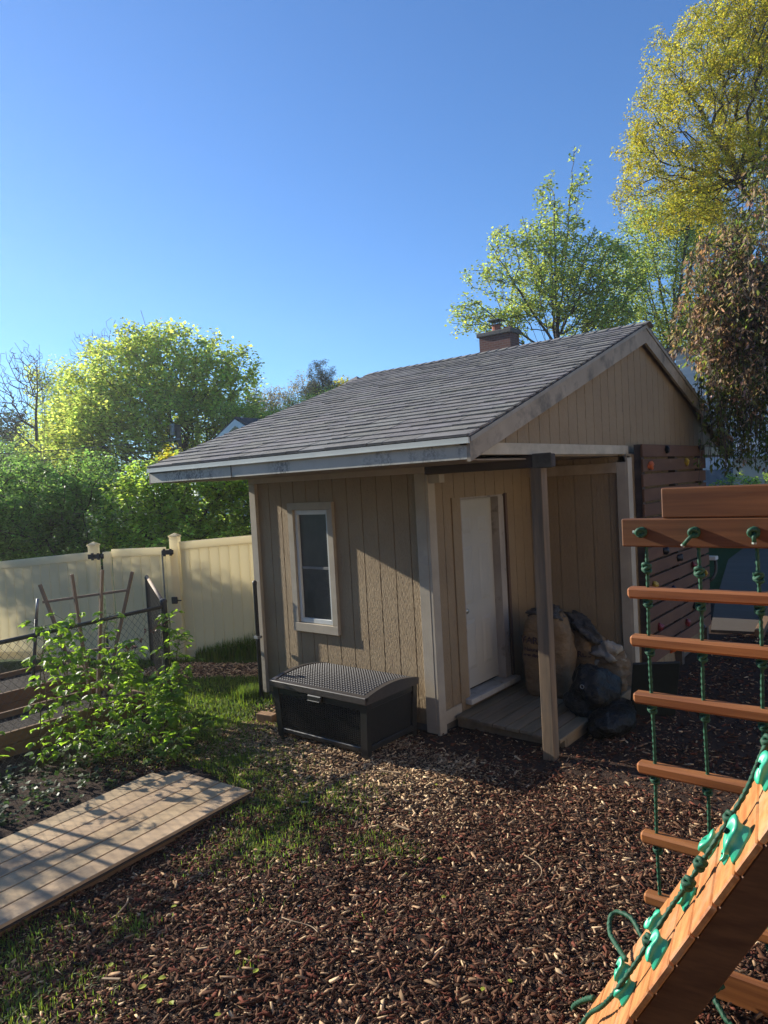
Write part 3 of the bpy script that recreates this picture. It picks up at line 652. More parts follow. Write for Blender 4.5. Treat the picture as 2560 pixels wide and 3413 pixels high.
# ------------------------------------------------------------------ bags on the porch
def bag(loc, rx, ry, h, seed, squash=1., lean=(0, 0), crumple=.06, top=.65, rz=0):
    rs = np.random.RandomState(seed); mb = MB(); nz, na = 22, 36; vs_ = []; ph = rs.uniform(0, 6.28, 12)
    for i in range(nz+1):
        t = i/nz
        for j in range(na):
            a = 2*math.pi*j/na; ca, sa = math.cos(a), math.sin(a)
            sq = (abs(ca)**7+abs(sa)**7)**(-1/7)
            prof = (.97+.05*math.sin(math.pi*min(t*1.15, 1)))*(1 if t < .84 else 1-(1-top)*((t-.84)/.16)**1.3)
            if t < .05: prof *= .9+2*t
            r = sq*.90*prof*(1-.05*math.cos(2*math.pi*t)+crumple*(-.9*abs(math.sin(5*t*math.pi+1.2*math.sin(2*a+ph[5])+ph[6]))+math.sin(3*a+7*t+ph[0])*.5+math.sin(5*a-11*t+ph[1])*.4+math.sin(9*a+17*t+ph[2])*.25+math.sin(23*t+2*a+ph[3])*.35))
            z = h*t+(0 if t < .9 else crumple*h*.5*math.sin(4*a+ph[4]))
            x, y = r*ca*rx, r*sa*ry; x, y = x*math.cos(rz)-y*math.sin(rz), x*math.sin(rz)+y*math.cos(rz)
            vs_.append((loc[0]+x+lean[0]*t, loc[1]+y+lean[1]*t, loc[2]+z*squash))
    fs = [(i*na+j, i*na+(j+1) % na, (i+1)*na+(j+1) % na, (i+1)*na+j) for i in range(nz) for j in range(na)]
    fs.append(tuple(range(na))[::-1]); vs_.append((loc[0]+lean[0], loc[1]+lean[1], loc[2]+h*squash*.93)); k = len(vs_)-1
    fs += [(nz*na+j, nz*na+(j+1) % na, k) for j in range(na)]
    return mb.add(vs_, fs)
def text(s, size, m, parent, M4, name='lettering', ext=.0015):
    cu = bpy.data.curves.new(name, 'FONT'); cu.body = s; cu.size = size; cu.extrude = ext; cu.align_x = 'CENTER'; cu.offset = .002
    o = bpy.data.objects.new(name, cu); COL.objects.link(o); dg = bpy.context.evaluated_depsgraph_get()
    me = bpy.data.meshes.new_from_object(o.evaluated_get(dg)); bpy.data.objects.remove(o)
    me.transform(M4); me.transform(Matrix.Translation(-rootloc(parent))); me.name = name
    me.materials.clear(); return link_mesh(me, name, m, parent)
def facing(loc, n, up=(0, 0, 1), tilt=0):
    n = Vector(n).normalized(); x = Vector(up).cross(n).normalized(); y = n.cross(x)
    M_ = Matrix((x, y, n)).transposed().to_4x4(); M_ = M_ @ Matrix.Rotation(tilt, 4, 'Z'); M_.translation = loc; return M_
b1 = thing('yard_waste_bag', 'tall full brown paper yard waste bag standing beside the white door', 'paper bag', (-.66, 1.30, .2), 'paper yard waste bags on the porch')
obj('bag', bag((-.70, 1.36, .12), .27, .23, .86, 3, crumple=.05, rz=.2), PAPER, b1, smooth=True)
text('YARDS', .10, INK, b1, facing((-.735, 1.11, .70), (.12, -1, .05), tilt=-.05))
text('Natural &', .05, INK, b1, facing((-.75, 1.105, .62), (.12, -1, .05), tilt=-.05)); text('grass clippings', .04, INK, b1, facing((-.75, 1.105, .565), (.12, -1, .05), tilt=-.05))
obj('crumpled_top', blob((-.70, 1.36, .98), .23, .2, .09, 5, 14, .3), PLAST2, b1, smooth=True)
b2 = thing('yard_waste_bag', 'brown paper yard waste bag with grey plastic slumped over its top, behind the post', 'paper bag', (-.32, 1.72, .2), 'paper yard waste bags on the porch')
obj('bag', bag((-.50, 1.76, .12), .25, .2, .64, 9, crumple=.08, rz=-.2), PAPER, b2, smooth=True)
text('YARDS', .085, INK, b2, facing((-.44, 1.545, .50), (.1, -1, .05), tilt=.04))
obj('plastic_wrap', blob((-.46, 1.70, .80), .26, .17, .10, 15, 16, .33, axes=(Vector((.86, 0, -.5)), Vector((0, 1, 0)), Vector((.5, 0, .86)))), PLAST2, b2, smooth=True)
b3 = thing('yard_waste_bag', 'pale crumpled paper bag slumped against the white corner trim', 'paper bag', (0.0, 1.68, .15), 'paper yard waste bags on the porch')
obj('bag', bag((-.20, 1.74, .12), .20, .18, .42, 12, crumple=.12, top=.9), PAPER, b3, smooth=True)
obj('crumpled_top', blob((-.18, 1.68, .52), .20, .16, .14, 25, 16, .38), PAPER2, b3, smooth=True)
t1 = thing('trash_bag', 'shiny black plastic bag heaped behind the porch post', 'trash bag', (-.1, 1.0, .1))
obj('bag', blob((-.10, 1.05, .26), .28, .34, .29, 41, 20, .16), PLAST, t1, smooth=True)
m = MB(); rr_ = [(math.cos(q)*.018, math.sin(q)*.018) for q in np.linspace(0, 2*math.pi, 14)]
m.tube([(-.06+a, .73, .44+b) for a, b in rr_], .004, 5, cap=False); obj('grommet', m, GALV, t1, smooth=True)
t2 = thing('trash_bag', 'low dark plastic bag sagging onto the mulch at the porch edge', 'trash bag', (.15, 1.1, .0))
obj('bag', blob((.14, .95, .10), .2, .42, .17, 44, 18, .14), PLAST, t2, smooth=True)
pn = thing('dark_panel', 'dark green-black flat panel leaning beside the bags', 'panel', (.36, 1.5, 0))
m = MB(); m.obox((.38, 1.42, .29), .22, .015, .32, Vector((.8, .55, 0)).normalized(), Vector((-.5, .75, .35)).normalized(), Vector((.19, -.28, .94)).normalized(), bev=.004)
obj('panel', m, mat('dark_green_plastic', (.018, .024, .024), None, 6, rough=.5), pn)

# ------------------------------------------------------------------ cream vinyl fence and gate
G1 = Vector((-7.36, .07, 0)); G2 = Vector((-6.30, .67, 0)); fd = (G2-G1).normalized(); fn = Vector((fd.y, -fd.x, 0))
def fpt(s, off=0, z=0): return G1+fd*s+fn*off+Vector((0, 0, z))
def vpanel(s0, s1, zt0, zt1, name, parent, bw=.155, zb=.04):
    m = MB(); s = s0; top = lambda s: zt0+(zt1-zt0)*(s-s0)/(s1-s0)
    while s < s1-.01:
        e = min(s+bw, s1); a, b = s+.004, e-.004
        q = lambda s, o, z: fpt(s, o, z)
        # plank with chamfered V edges on both sides
        pts = [(a-.004, .004), (a+.006, .016), (b-.006, .016), (b+.004, .004), (b+.004, -.004), (b-.006, -.016), (a+.006, -.016), (a-.004, -.004)]
        vs_ = [q(u, o, zb) for u, o in pts]+[q(u, o, top(u)-.10) for u, o in pts]
        m.add(vs_, [(i, (i+1) % 8, 8+(i+1) % 8, 8+i) for i in range(8)]+[tuple(range(8)), tuple(range(15, 7, -1))], (1, 1, 1)); s = e
    obj(name, m, VINYL, parent)
    for zz, nm in ((0, 'bottom_rail'), (1, 'top_rail')):
        m = MB(); h = .06
        for (u0, u1) in ((s0, s1),):
            za, zb_ = (zb+.05, zb+.05) if not zz else (top(u0)-.055, top(u1)-.055)
            a, b = fpt(u0, 0, za), fpt(u1, 0, zb_); d = (b-a).normalized(); up = fn.cross(d)*-1; up = up if up.z > 0 else -up
            m.obox((a+b)/2, (b-a).length/2, .025, h, d, fn, up, bev=.004)
        obj(nm, m, VINYL, parent)
def vpost(s, zt, parent):
    m = MB(); c = fpt(s); m.obox(c+Vector((0, 0, zt/2-.02)), .063, .063, zt/2, fd, fn, bev=.005)
    m.obox(c+Vector((0, 0, zt-.008)), .072, .072, .012, fd, fn, bev=.003)
    b = [c+fd*i*.066+fn*j*.066+Vector((0, 0, zt+.005)) for i, j in ((-1, -1), (1, -1), (1, 1), (-1, 1))]+[c+Vector((0, 0, zt+.045))]
    m.add(b, [(0, 1, 4), (1, 2, 4), (2, 3, 4), (3, 0, 4), (3, 2, 1, 0)]); return obj('post', m, VINYL, parent)
fl_ = thing('vinyl_fence', 'cream vinyl privacy fence left of the gate with pale top rail', 'fence', fpt(-1.5), 'cream vinyl fence sections')
vpanel(-6.2, -.24, 1.32, 1.66, 'panel', fl_); vpost(-.17, 1.78, fl_)
fr_ = thing('vinyl_fence', 'cream vinyl privacy fence between the gate and the shed', 'fence', fpt(2.2), 'cream vinyl fence sections')
vpost(1.16, 1.86, fr_); vpanel(1.235, 6.0, 1.76, 1.98, 'panel', fr_)
gt = thing('vinyl_gate', 'cream vinyl gate with black hinges and latch between its two posts', 'gate', fpt(.6))
g_ = MB()
def gshift(f): return f
vpanel(.13, 1.0, 1.69, 1.69, 'panel', gt, zb=.0)
for s in (.05, 1.09):
    m = MB(); m.obox(fpt(s, .01, .83), .075 if s > 1 else .06, .03, .83, fd, fn, bev=.004); obj('stile', m, VINYL, gt)
m = MB(); m.obox(fpt(.97, .05, .85), .009, .009, .80, fd, fn); obj('gate_bar', m, GALV, gt)
for s, z, w_ in ((-.10, 1.60, .13), (1.07, 1.62, .09)):
    m = MB(); m.obox(fpt(s, .07, z), w_, .007, .035, fd, fn, bev=.003); m.obox(fpt(s-.05, .08, z), .016, .012, .055, fd, fn); m.obox(fpt(s+.05, .08, z), .016, .012, .05, fd, fn); obj('hinge', m, BLKM, gt)
m = MB(); m.obox(fpt(1.13, .06, .90), .045, .025, .05, fd, fn, bev=.006); m.obox(fpt(1.2, .1, .90), .05, .008, .008, fd, fn); obj('latch', m, BLKM, gt)

# ------------------------------------------------------------------ chain link fences
def chainlink(A, B, z0, z1, name, parent, pitch=.078, r=.0021):
    A, B = Vector(A), Vector(B); Lg = (B-A).length; d = (B-A)/Lg; m = MB(); nrow = int((z1-z0)/(pitch)); nn = d.cross(Vector((0, 0, 1)))
    w_ = pitch/2
    for q in range(int(Lg/w_)):
        pts = []
        for k in range(nrow*2+1):
            xx = (q+(q % 2))*w_ if k % 2 == 0 else (q+1-(q % 2))*w_
            pts.append(A+d*xx+Vector((0, 0, z0+(z1-z0)*k/(nrow*2)))+nn*(.003*(1 if k % 2 else -1)))
        m.tube(pts, r, 3, cap=False)
    return obj(name, m, mat('mesh_wire', (.11, .11, .10), None, 10, rough=.5, spec=.4), parent, fixn=False)
P0 = Vector((-4.27, -.97, 0)); P1 = Vector((-3.72, -5.2, 0)); P2 = Vector((-6.65, .32, 0))
cf = thing('chain_link_fence', 'black chain link fence with top rail in front of the garden beds', 'fence', (-4.15, -2, 0), 'chain link fence runs')
def post(p, zt, r=.03): 
    m = MB(); m.tube([p+Vector((0, 0, -.03)), p+Vector((0, 0, zt-.03)), p+Vector((0, 0, zt)), p+Vector((0, 0, zt+.018)), p+Vector((0, 0, zt+.03))], [r, r, r*1.2, r*.95, r*.35], 12); return m
obj('post', post(P0, 1.27, .037), BLKM, cf, smooth=True)
m = MB(); m.tube([P0+Vector((0, 0, 1.21)), P1+Vector((0, 0, 1.21))], .021, 10); obj('top_rail', m, BLKM, cf, smooth=True)
obj('post', post(P1, 1.25, .03), BLKM, cf, smooth=True)
m = MB(); m.tube([P0+Vector((0.0, -.06, .03)), P0+Vector((0, -.06, 1.18))], .005, 6); obj('tension_bar', m, GALV, cf)
chainlink(P0+Vector((0, -.05, 0)), P1, .05, 1.2, 'wire_mesh', cf)
cf2 = thing('chain_link_fence', 'short chain link fence run with pale top rail going back towards the gate', 'fence', (-5.4, -.3, 0), 'chain link fence runs')
PA = P0+Vector((-.14, .08, 0))
m = MB(); m.tube([PA+Vector((0, 0, 1.24)), P2+Vector((0, 0, 1.28))], .023, 10); obj('top_rail', m, mat('pale_rail', (.42, .33, .24), (.25, .19, .14), 14, rough=.7), cf2, smooth=True)
obj('post', post(P2, 1.26), BLKM, cf2, smooth=True); chainlink(PA, P2, .05, 1.22, 'wire_mesh', cf2)
m = MB()
gp = thing('gate_post', 'slim black steel fence post standing against the white shed corner', 'post', (-3.70, -.10, 0))
obj('post', post(Vector((-3.71, -.10, 0)), 1.38, .024), BLKM, gp, smooth=True)
m = MB(); m.box((-3.745, -.135, .72), (-3.675, -.065, .75)); obj('clamp', m, GALV, gp)
pl_ = thing('garden_stake', 'black pole with grey tip standing in the garden bed', 'pole', (-6.45, -1.5, 0))
m = MB(); m.tube([(-6.47, -1.53, 0), (-6.40, -1.44, .98)], .022, 8); obj('pole', m, BLKM, pl_, smooth=True)
m = MB(); m.tube([(-6.40, -1.44, .981), (-6.38, -1.41, 1.24)], .02, 8); obj('tip', m, GALV, pl_, smooth=True)
# raised beds
def bed(x0, x1, y0, y1, h, label, loc):
    t = thing('raised_bed', label, 'garden bed', loc, 'raised garden beds')
    for (a, b) in (((x1-.04, y0, 0), (x1, y1, h)), ((x0, y0, 0), (x0+.04, y1, h)), ((x0+.04, y1-.04, 0), (x1-.04, y1, h)), ((x0+.04, y0, 0), (x1-.04, y0+.04, h))):
        m = MB(); hh = h/2
        m.box((a[0], a[1], -.02), (b[0], b[1], hh-.002), bev=.003); m.box((a[0], a[1], hh+.002), (b[0], b[1], h), bev=.003); obj('board', m, BEDW, t)
    m = MB(); m.box((x0+.04, y0+.04, 0), (x1-.04, y1-.04, h-.06)); obj('soil', m, SOIL, t)
    return t
bed(-5.25, -4.47, -4.6, -1.15, .24, 'low timber raised garden bed just behind the chain link fence', (-4.9, -2.5, 0))
bed(-7.0, -5.95, -4.6, -.9, .26, 'timber raised garden bed farther back with the black pole', (-6.5, -2.5, 0))
def stick(m, a, b, w_=.011):
    a, b = Vector(a), Vector(b); d = (b-a).normalized(); s = Vector((d.y, -d.x, 0)).normalized() if abs(d.z) < .99 else Vector((1, 0, 0)); u = d.cross(s); m.obox((a+b)/2, (b-a).length/2, w_, w_, d, s, u, bev=.002)
def trellis(tips, bot, bar, label, loc, z1=None):
    t = thing('garden_trellis', label, 'trellis', loc)
    for tp, bt in zip(tips, bot): m = MB(); stick(m, bt, tp, .017); obj('stake', m, TREL, t)
    for a, b in bar: m = MB(); stick(m, a, b, .014); obj('crossbar', m, TREL, t)
    return t
fb = Vector((-5.12, -1.42, .05)); tips = [Vector(q) for q in ((-5.55, -1.75, 1.51), (-5.26, -1.51, 1.61), (-4.99, -1.28, 1.64), (-4.72, -1.06, 1.6))]
bots = [fb+(t-fb)*.02+Vector((dx_, dx_*.8, -.05)) for t, dx_ in zip(tips, (-.06, -.02, .02, .06))]
trellis(tips, bots, [((-5.55, -1.73, 1.30), (-4.76, -1.09, 1.39)), ((-5.35, -1.62, .7), (-4.95, -1.27, .72))], 'fan shaped wooden trellis rising above the chain link fence', (-5.1, -1.4, 0))
# a second trellis just outside the picture throws its shadow on the boardwalk
c0 = Vector((-4.95, -3.78, 0)); sd = Vector((.25, .97, 0)).normalized()
tips = [c0+sd*q+Vector((0, 0, 1.62)) for q in (-.36, -.12, .12, .36)]; bots = [c0+sd*q*.12 for q in (-.36, -.12, .12, .36)]
trellis(tips, bots, [(c0-sd*.36+Vector((0, 0, 1.28)), c0+sd*.36+Vector((0, 0, 1.28)))], 'fan shaped wooden trellis farther along the bed, outside the view', tuple(c0))

# ------------------------------------------------------------------ boardwalk
bwk = thing('boardwalk', 'flat plywood boardwalk of long boards lying between mulch and garden fence', 'boardwalk', (-2.2, -3, 0))
a_ = Vector((-.087, .996, 0)); a_ = Vector((.085, -.996, 0)); s_ = Vector((.996, .085, 0))
# right far corner measured at (-1.69,-1.96); boards run towards (-1.52,-3.95)
cor = Vector((-1.68, -1.97, 0))
nb = 6; bw_ = 1.06/nb
for i in range(nb):
    e0 = 0 if i < nb-1 else .14
    m = MB(); x0 = i*bw_+.006; x1 = (i+1)*bw_-.007
    c = cor-s_*((x0+x1)/2)+a_*(1.9+e0/2)+Vector((0, 0, .062)); m.obox(c, 1.9-e0/2, (x1-x0)/2, .011, a_, s_, bev=.002, c=jit(1, .08)); obj('plank', m, BOARD, bwk)
m = MB()
for q in (.06, .53, 1.0): m.obox(cor-s_*q+a_*1.9+Vector((0, 0, .022)), 1.88, .03, .028, a_, s_)
obj('joist', m, BEDW, bwk)
m = MB(); m.obox(cor-s_*.52+a_*1.9+Vector((0, 0, .0465)), 1.885, .53, .004, a_, s_); obj('underboard', m, mat('dark_underboard', (.05, .035, .025)), bwk)

# ------------------------------------------------------------------ leaves helper
def leafcloud(C, n, size, spread, rs, droop=0., asp=.62, flat=.3, fold=.25, cvar=.35, hue=.18):
    """n leaves scattered about points C (k,3); returns V,F,Col. Leaf = folded diamond pair."""
    idx = rs.randint(0, len(C), n); off = rs.normal(0, 1, (n, 3)); off /= np.linalg.norm(off, axis=1)[:, None]+1e-9
    p = C[idx]+off*(rs.rand(n, 1)**.5)*spread
    d = rs.normal(0, 1, (n, 3)); d[:, 2] = d[:, 2]*flat-droop; d /= np.linalg.norm(d, axis=1)[:, None]
    s = np.cross(d, rs.normal(0, 1, (n, 3))*np.array([.35, .35, 1])+np.array([0, 0, 1.2])); s /= np.linalg.norm(s, axis=1)[:, None]+1e-9
    u = np.cross(s, d); L = (size*rs.uniform(.6, 1.3, n))[:, None]
    V = np.stack([p, p+d*L*.45+s*L*asp*.5+u*L*fold*.3, p+d*L, p+d*L*.45-s*L*asp*.5+u*L*fold*.3], 1).reshape(-1, 3)
    k = (np.arange(n)*4)[:, None, None]; F = (k+np.array([(0, 1, 2, 3)])[None]).reshape(-1, 4)
    if fold > .01: F = (k+np.array([(0, 1, 2), (0, 2, 3)])[None]).reshape(-1, 3)
    cl = rs.uniform(1-cvar, 1+cvar, (n, 1))*np.stack([rs.uniform(1-hue, 1+hue, n), np.ones(n), rs.uniform(1-hue, 1+hue, n)], -1)
    # clump variation
    cv = rs.uniform(.75, 1.25, len(C))[idx][:, None]; return V, F, np.repeat(cl*cv, 4, 0)
def skeleton(trunks, ells, n, rs, bend=.10, wroot=.35, up=0.):
    nodes = []; par = []; dist = []
    for tr in trunks:
        tr = [np.array(q, float) for q in tr]; last = -1
        for a, b in zip(tr, tr[1:]):
            k = max(2, int(np.linalg.norm(b-a)/.35))
            for i in range(k if b is not tr[-1] else k+1):
                pnt = a+(b-a)*i/k+rs.normal(0, .02, 3); nodes.append(pnt); par.append(last); dist.append(0 if last < 0 else dist[last]+np.linalg.norm(pnt-nodes[last])); last = len(nodes)-1
    nt_ = len(nodes)
    vol = np.array([e[3]*e[3]*e[4] for e in ells]); pk = rs.choice(len(ells), n, p=vol/vol.sum())
    q = rs.normal(0, 1, (n, 3)); q /= np.linalg.norm(q, axis=1)[:, None]; q *= rs.rand(n, 1)**(1/2.4)
    E_ = np.array(ells)[pk]; A = E_[:, :3]+q*np.stack([E_[:, 3], E_[:, 3], E_[:, 4]], -1)
    A = A[A[:, 2] > .2]; root = np.array(nodes[nt_//2]); A = A[np.argsort(np.linalg.norm(A-root, axis=1))]
    tot = nt_+len(A)*3; NP = np.zeros((tot, 3)); ND = np.zeros(tot); NP[:nt_] = nodes; ND[:nt_] = dist; cnt = nt_; tips_ = []
    for a in A:
        dd = np.linalg.norm(NP[:cnt]-a, axis=1)
        below = np.where(NP[:cnt, 2] > a[2]+.15, 1.35, 1.0)
        j = int(np.argmin(dd*below+wroot*ND[:cnt]*.35)); l = dd[j]
        if l < .06: continue
        k = 3 if l > .5 else (2 if l > .22 else 1); prev = j; b0 = NP[j].copy()
        for i in range(1, k+1):
            t = i/k; pnt = b0+(a-b0)*t
            if i < k: pnt += rs.normal(0, bend*l*.35, 3)+np.array([0, 0, (up-.1*l)*t*(1-t)])
            NP[cnt] = pnt; par.append(prev); ND[cnt] = ND[prev]+np.linalg.norm(pnt-NP[prev]); prev = cnt; cnt += 1
            if cnt >= tot-4: break
        tips_.append(prev)
        if cnt >= tot-4: break
    NP = NP[:cnt]; w_ = np.zeros(cnt)
    par = np.array(par[:cnt])
    hasch = np.zeros(cnt, bool); hasch[par[par >= 0]] = True; w_[~hasch] = 1
    for i in range(cnt-1, -1, -1):
        if par[i] >= 0: w_[par[i]] += w_[i]
    return NP, par, w_, np.array(tips_), nt_
def branchmesh(NP, par, w_, rtip, expn, name, m, parent, rmax=None):
    rad = rtip*np.maximum(w_, 1)**expn
    if rmax: rad = np.minimum(rad, rmax)
    idx = np.where(par >= 0)[0]; Vs = []; Fs = []; base = 0
    for sides, sel in ((6, idx[rad[idx] > .03]), (3, idx[rad[idx] <= .03])):
        if not len(sel): continue
        b = NP[sel]; a = NP[par[sel]]; d = b-a; l = np.linalg.norm(d, axis=1)[:, None]; d /= l+1e-9
        o = np.where(np.abs(d[:, 2:3]) > .9, np.array([[1., 0, 0]]), np.array([[0, 0, 1.]])); s = np.cross(d, o); s /= np.linalg.norm(s, axis=1)[:, None]; t = np.cross(d, s)
        ra = np.minimum(rad[par[sel]], rad[sel]*1.35)[:, None]; rb = rad[sel][:, None]; ring = []
        for (c_, r_) in ((a-d*ra*.3, ra), (b, rb)):
            for k in range(sides):
                th = 2*math.pi*k/sides; ring.append(c_+(s*math.cos(th)+t*math.sin(th))*r_)
        V = np.stack(ring, 1).reshape(-1, 3); n = len(sel)
        f = np.array([(k, (k+1) % sides, sides+(k+1) % sides, sides+k) for k in range(sides)])
        F = (base+(np.arange(n)*2*sides)[:, None, None]+f[None]).reshape(-1, 4); Vs.append(V); Fs.append(F); base += len(V)
    V = np.concatenate(Vs); return npobj(name, V, np.concatenate(Fs), np.ones((len(V), 3)), m, parent, smooth=True)
def tree(name, label, cat, loc, trunks, ells, nodes, nleaf, size, leafm, barkm, seed, spread=.28, rtip=.008, expn=.42, group=None, droop=0., asp=.62, up=0., wroot=.35, flat=.4, hue=.18, cvar=.35, rmax=None, bend=.1, limb=None, leafw=14):
    rs = np.random.RandomState(seed); t = thing(name, label, cat, loc, group)
    if limb is not None:
        L0 = np.array(limb, float); trunks = list(trunks)
        for e in ells:
            for q in range(2 if e[3]*e[4] > 1.2 else 1):
                c = np.array(e[:3], float)+rs.normal(0, .45, 3)*np.array([e[3], e[3], e[4]])+np.array([0, 0, .3*e[4]]); o_ = L0+rs.normal(0, .12, 3)-np.array([0, 0, rs.uniform(0, 1.6)])
                trunks.append([tuple(o_), tuple(o_+(c-o_)*.5+np.array([0, 0, -.03*np.linalg.norm(c-o_)])), tuple(c)])
    NP, par, w_, tips_, nt_ = skeleton(trunks, ells, nodes, rs, up=up, wroot=wroot, bend=bend)
    branchmesh(NP, par, w_, rtip, expn, 'trunk' if cat == 'tree' else 'stems', barkm, t, rmax)
    if nleaf:
        leafy = np.where(w_[nt_:] < leafw)[0]+nt_
        V, F, C = leafcloud(NP[leafy], nleaf, size, spread, rs, droop, asp, flat, hue=hue, cvar=cvar)
        npobj('crown' if cat == 'tree' else 'leaves', V, F, C, leafm, t)
    return t
LG1 = leafmat('spring_maple_leaf', (.22, .28, .05), (.74, .86, .16), .6)
LG2 = leafmat('green_shrub_leaf', (.11, .19, .045), (.36, .60, .12), .52)
LG3 = leafmat('forsythia_leaf', (.18, .26, .045), (.60, .80, .12), .58)
LG4 = leafmat('oak_catkin_leaf', (.32, .295, .03), (.72, .655, .06), .52)
LG5 = leafmat('fresh_maple_leaf', (.19, .25, .045), (.60, .70, .12), .55)
LBR = leafmat('bronze_leaf', (.26, .21, .09), (.45, .38, .16), .45)
LPI = leafmat('pine_needle', (.10, .12, .07), (.10, .12, .06), .2)
LRS = leafmat('raspberry_leaf', (.085, .17, .03), (.42, .68, .05), .55, .42)
LDK = leafmat('dark_tree_leaf', (.045, .075, .025), (.10, .17, .04), .35)

# ---- left background trees
tree('maple_tree', 'broad spring green maple with fine dark branches beyond the left fence', 'tree', (-20, 10.8, 0),
     [[(-20, 10.8, 0), (-20.0, 10.8, 2.2), (-20.2, 10.7, 4.6)], [(-20, 10.8, 1.5), (-21.3, 9.8, 4.2), (-22.0, 9.3, 6.2)], [(-20.0, 10.8, 1.8), (-19.1, 11.6, 4.0), (-18.7, 12.0, 6.2)], [(-20.1, 10.8, 2.6), (-20.8, 10.2, 6.0), (-21.2, 10.0, 7.6)], [(-20.1, 10.8, 2.4), (-22.4, 9.0, 3.6), (-23.4, 8.2, 4.6)]],
     [(-20.1, 10.9, 7.2, 2.0, 1.8), (-22.0, 9.3, 6.8, 2.2, 1.8), (-19.1, 11.7, 5.9, 1.7, 1.9), (-21.1, 10.0, 5.2, 3.2, 1.8), (-23.0, 8.4, 4.8, 1.8, 1.5), (-18.5, 12.3, 7.2, 1.0, 1.0), (-23.6, 8.0, 5.6, 1.0, 1.3), (-21.3, 10.0, 8.4, 1.4, .8), (-18.3, 12.5, 4.6, 1.2, 1.3)],
     2400, 52000, .135, LG1, BARK, 1, spread=.30, rtip=.010, expn=.38, asp=.9, cvar=.45, wroot=.9, bend=.04, limb=(-20.1, 10.8, 3.6), leafw=7)
tree('tree', 'yellow green rounded tree behind the left edge of the maple', 'tree', (-27, 8.9, 0), [[(-27, 8.9, 0), (-27, 9, 4.5)]],
     [(-26.8, 9.3, 6.8, 1.4, 1.9), (-27.0, 9.1, 4.9, 1.6, 1.4), (-26, 9.8, 5.4, 1.2, 1.6)], 450, 15000, .13, LG1, BARK, 2, spread=.4)
tree('bare_tree', 'leafless tree with fine grey branches at the far left', 'tree', (-22.2, 6.3, 0), [[(-22.1, 6.35, 0), (-22.3, 6.3, 2.5), (-22.45, 6.3, 4.5), (-22.8, 6.1, 5.8), (-23.1, 5.9, 7.6)], [(-22.3, 6.3, 3.8), (-22.2, 6.45, 5.8), (-22.5, 6.3, 7.6)], [(-22.4, 6.3, 4.2), (-23.3, 5.7, 5.2), (-23.9, 5.3, 6.2)]],
     [(-22.9, 6.1, 7.0, .9, 1.3), (-22.3, 6.5, 6.9, .5, .9), (-23.5, 5.6, 6.1, 1.0, 1.1)], 620, 0, .1, LG1, BARKG, 3, rtip=.008, expn=.36, up=.0, wroot=1.1, bend=.02, limb=(-22.4, 6.3, 4.8))
tree('bare_tree', 'leafless twiggy treetop rising behind the maple crown on the left', 'tree', (-27, 11.4, 0), [[(-27, 11.4, 0), (-26.8, 11.5, 6), (-26.9, 11.4, 8.4)], [(-26.9, 11.5, 6), (-26.2, 12, 8.6)]],
     [(-27.2, 11.1, 9.0, 1.1, 1.2), (-26.2, 12, 9.4, 1, 1.2)], 420, 0, .1, LG1, BARKG, 4, rtip=.008, expn=.36, up=.0, wroot=1.1, bend=.02, limb=(-26.8, 11.5, 7))
tree('tree', 'dark green wooded tree at the far left edge behind the bare tree', 'tree', (-32.4, 9.6, 0), [[(-32.4, 9.6, 0), (-32.4, 9.7, 4)]],
     [(-32.8, 9.6, 5.4, 1.9, 1.7), (-31.6, 10.3, 4.2, 2.8, 1.4), (-33.5, 8.6, 4.6, 2, 1.7), (-31, 10.8, 3.0, 2.4, 1.4)], 800, 26000, .17, LDK, BARK, 5, spread=.5)
tree('tree', 'olive green tree low behind the maple at left', 'tree', (-29, 8.0, 0), [[(-29, 8.0, 0), (-29, 8.0, 2.4)]],
     [(-29.3, 7.6, 3.6, 2.2, 1.5), (-28.0, 8.9, 3.2, 1.8, 1.3), (-26.5, 10.6, 3.2, 2.2, 1.4)], 600, 22000, .15, LG2, BARK, 6, spread=.45)
tree('twiggy_tree', 'pale half bare bronze tree behind the shed roof', 'tree', (-23.6, 19.5, 0), [[(-23.6, 19.5, 0), (-23.6, 19.6, 4.2), (-23.3, 19.8, 6.5)], [(-24.6, 18.6, 0), (-24.4, 18.8, 4), (-24.4, 18.8, 6)], [(-23.6, 19.6, 3.5), (-22.8, 20.4, 6.2)]],
     [(-24.4, 18.8, 6.4, 1.4, 1.4), (-23.1, 20.1, 7.0, 1.1, 1.3), (-22.6, 20.6, 6.4, 1, 1.1)], 900, 9500, .11, LBR, BARKG, 7, spread=.3, rtip=.009, expn=.33, up=.1, wroot=1.2, bend=.03)
tree('pine_tree', 'grey green pine with upswept branches behind the shed roof', 'tree', (-20.3, 18.5, 0), [[(-20.3, 18.4, 0), (-20.3, 18.5, 4), (-20.3, 18.6, 8.4)]],
     [(-20.3, 18.6, 6.6, 1.1, 1.0), (-20.3, 18.6, 7.5, .7, .9)], 330, 15000, .11, LPI, BARK, 8, spread=.2, up=.3, asp=.25, hue=.1, wroot=1.)
tree('tree', 'small yellow green treetop at the ridge line of the shed', 'tree', (-20.4, 19.8, 0), [[(-20.4, 19.6, 0), (-20.3, 19.8, 5)]],
     [(-20.1, 20.0, 6.8, .75, .8), (-19.6, 20.4, 6.3, .7, .6)], 240, 5600, .12, LG4, BARK, 9, spread=.3)
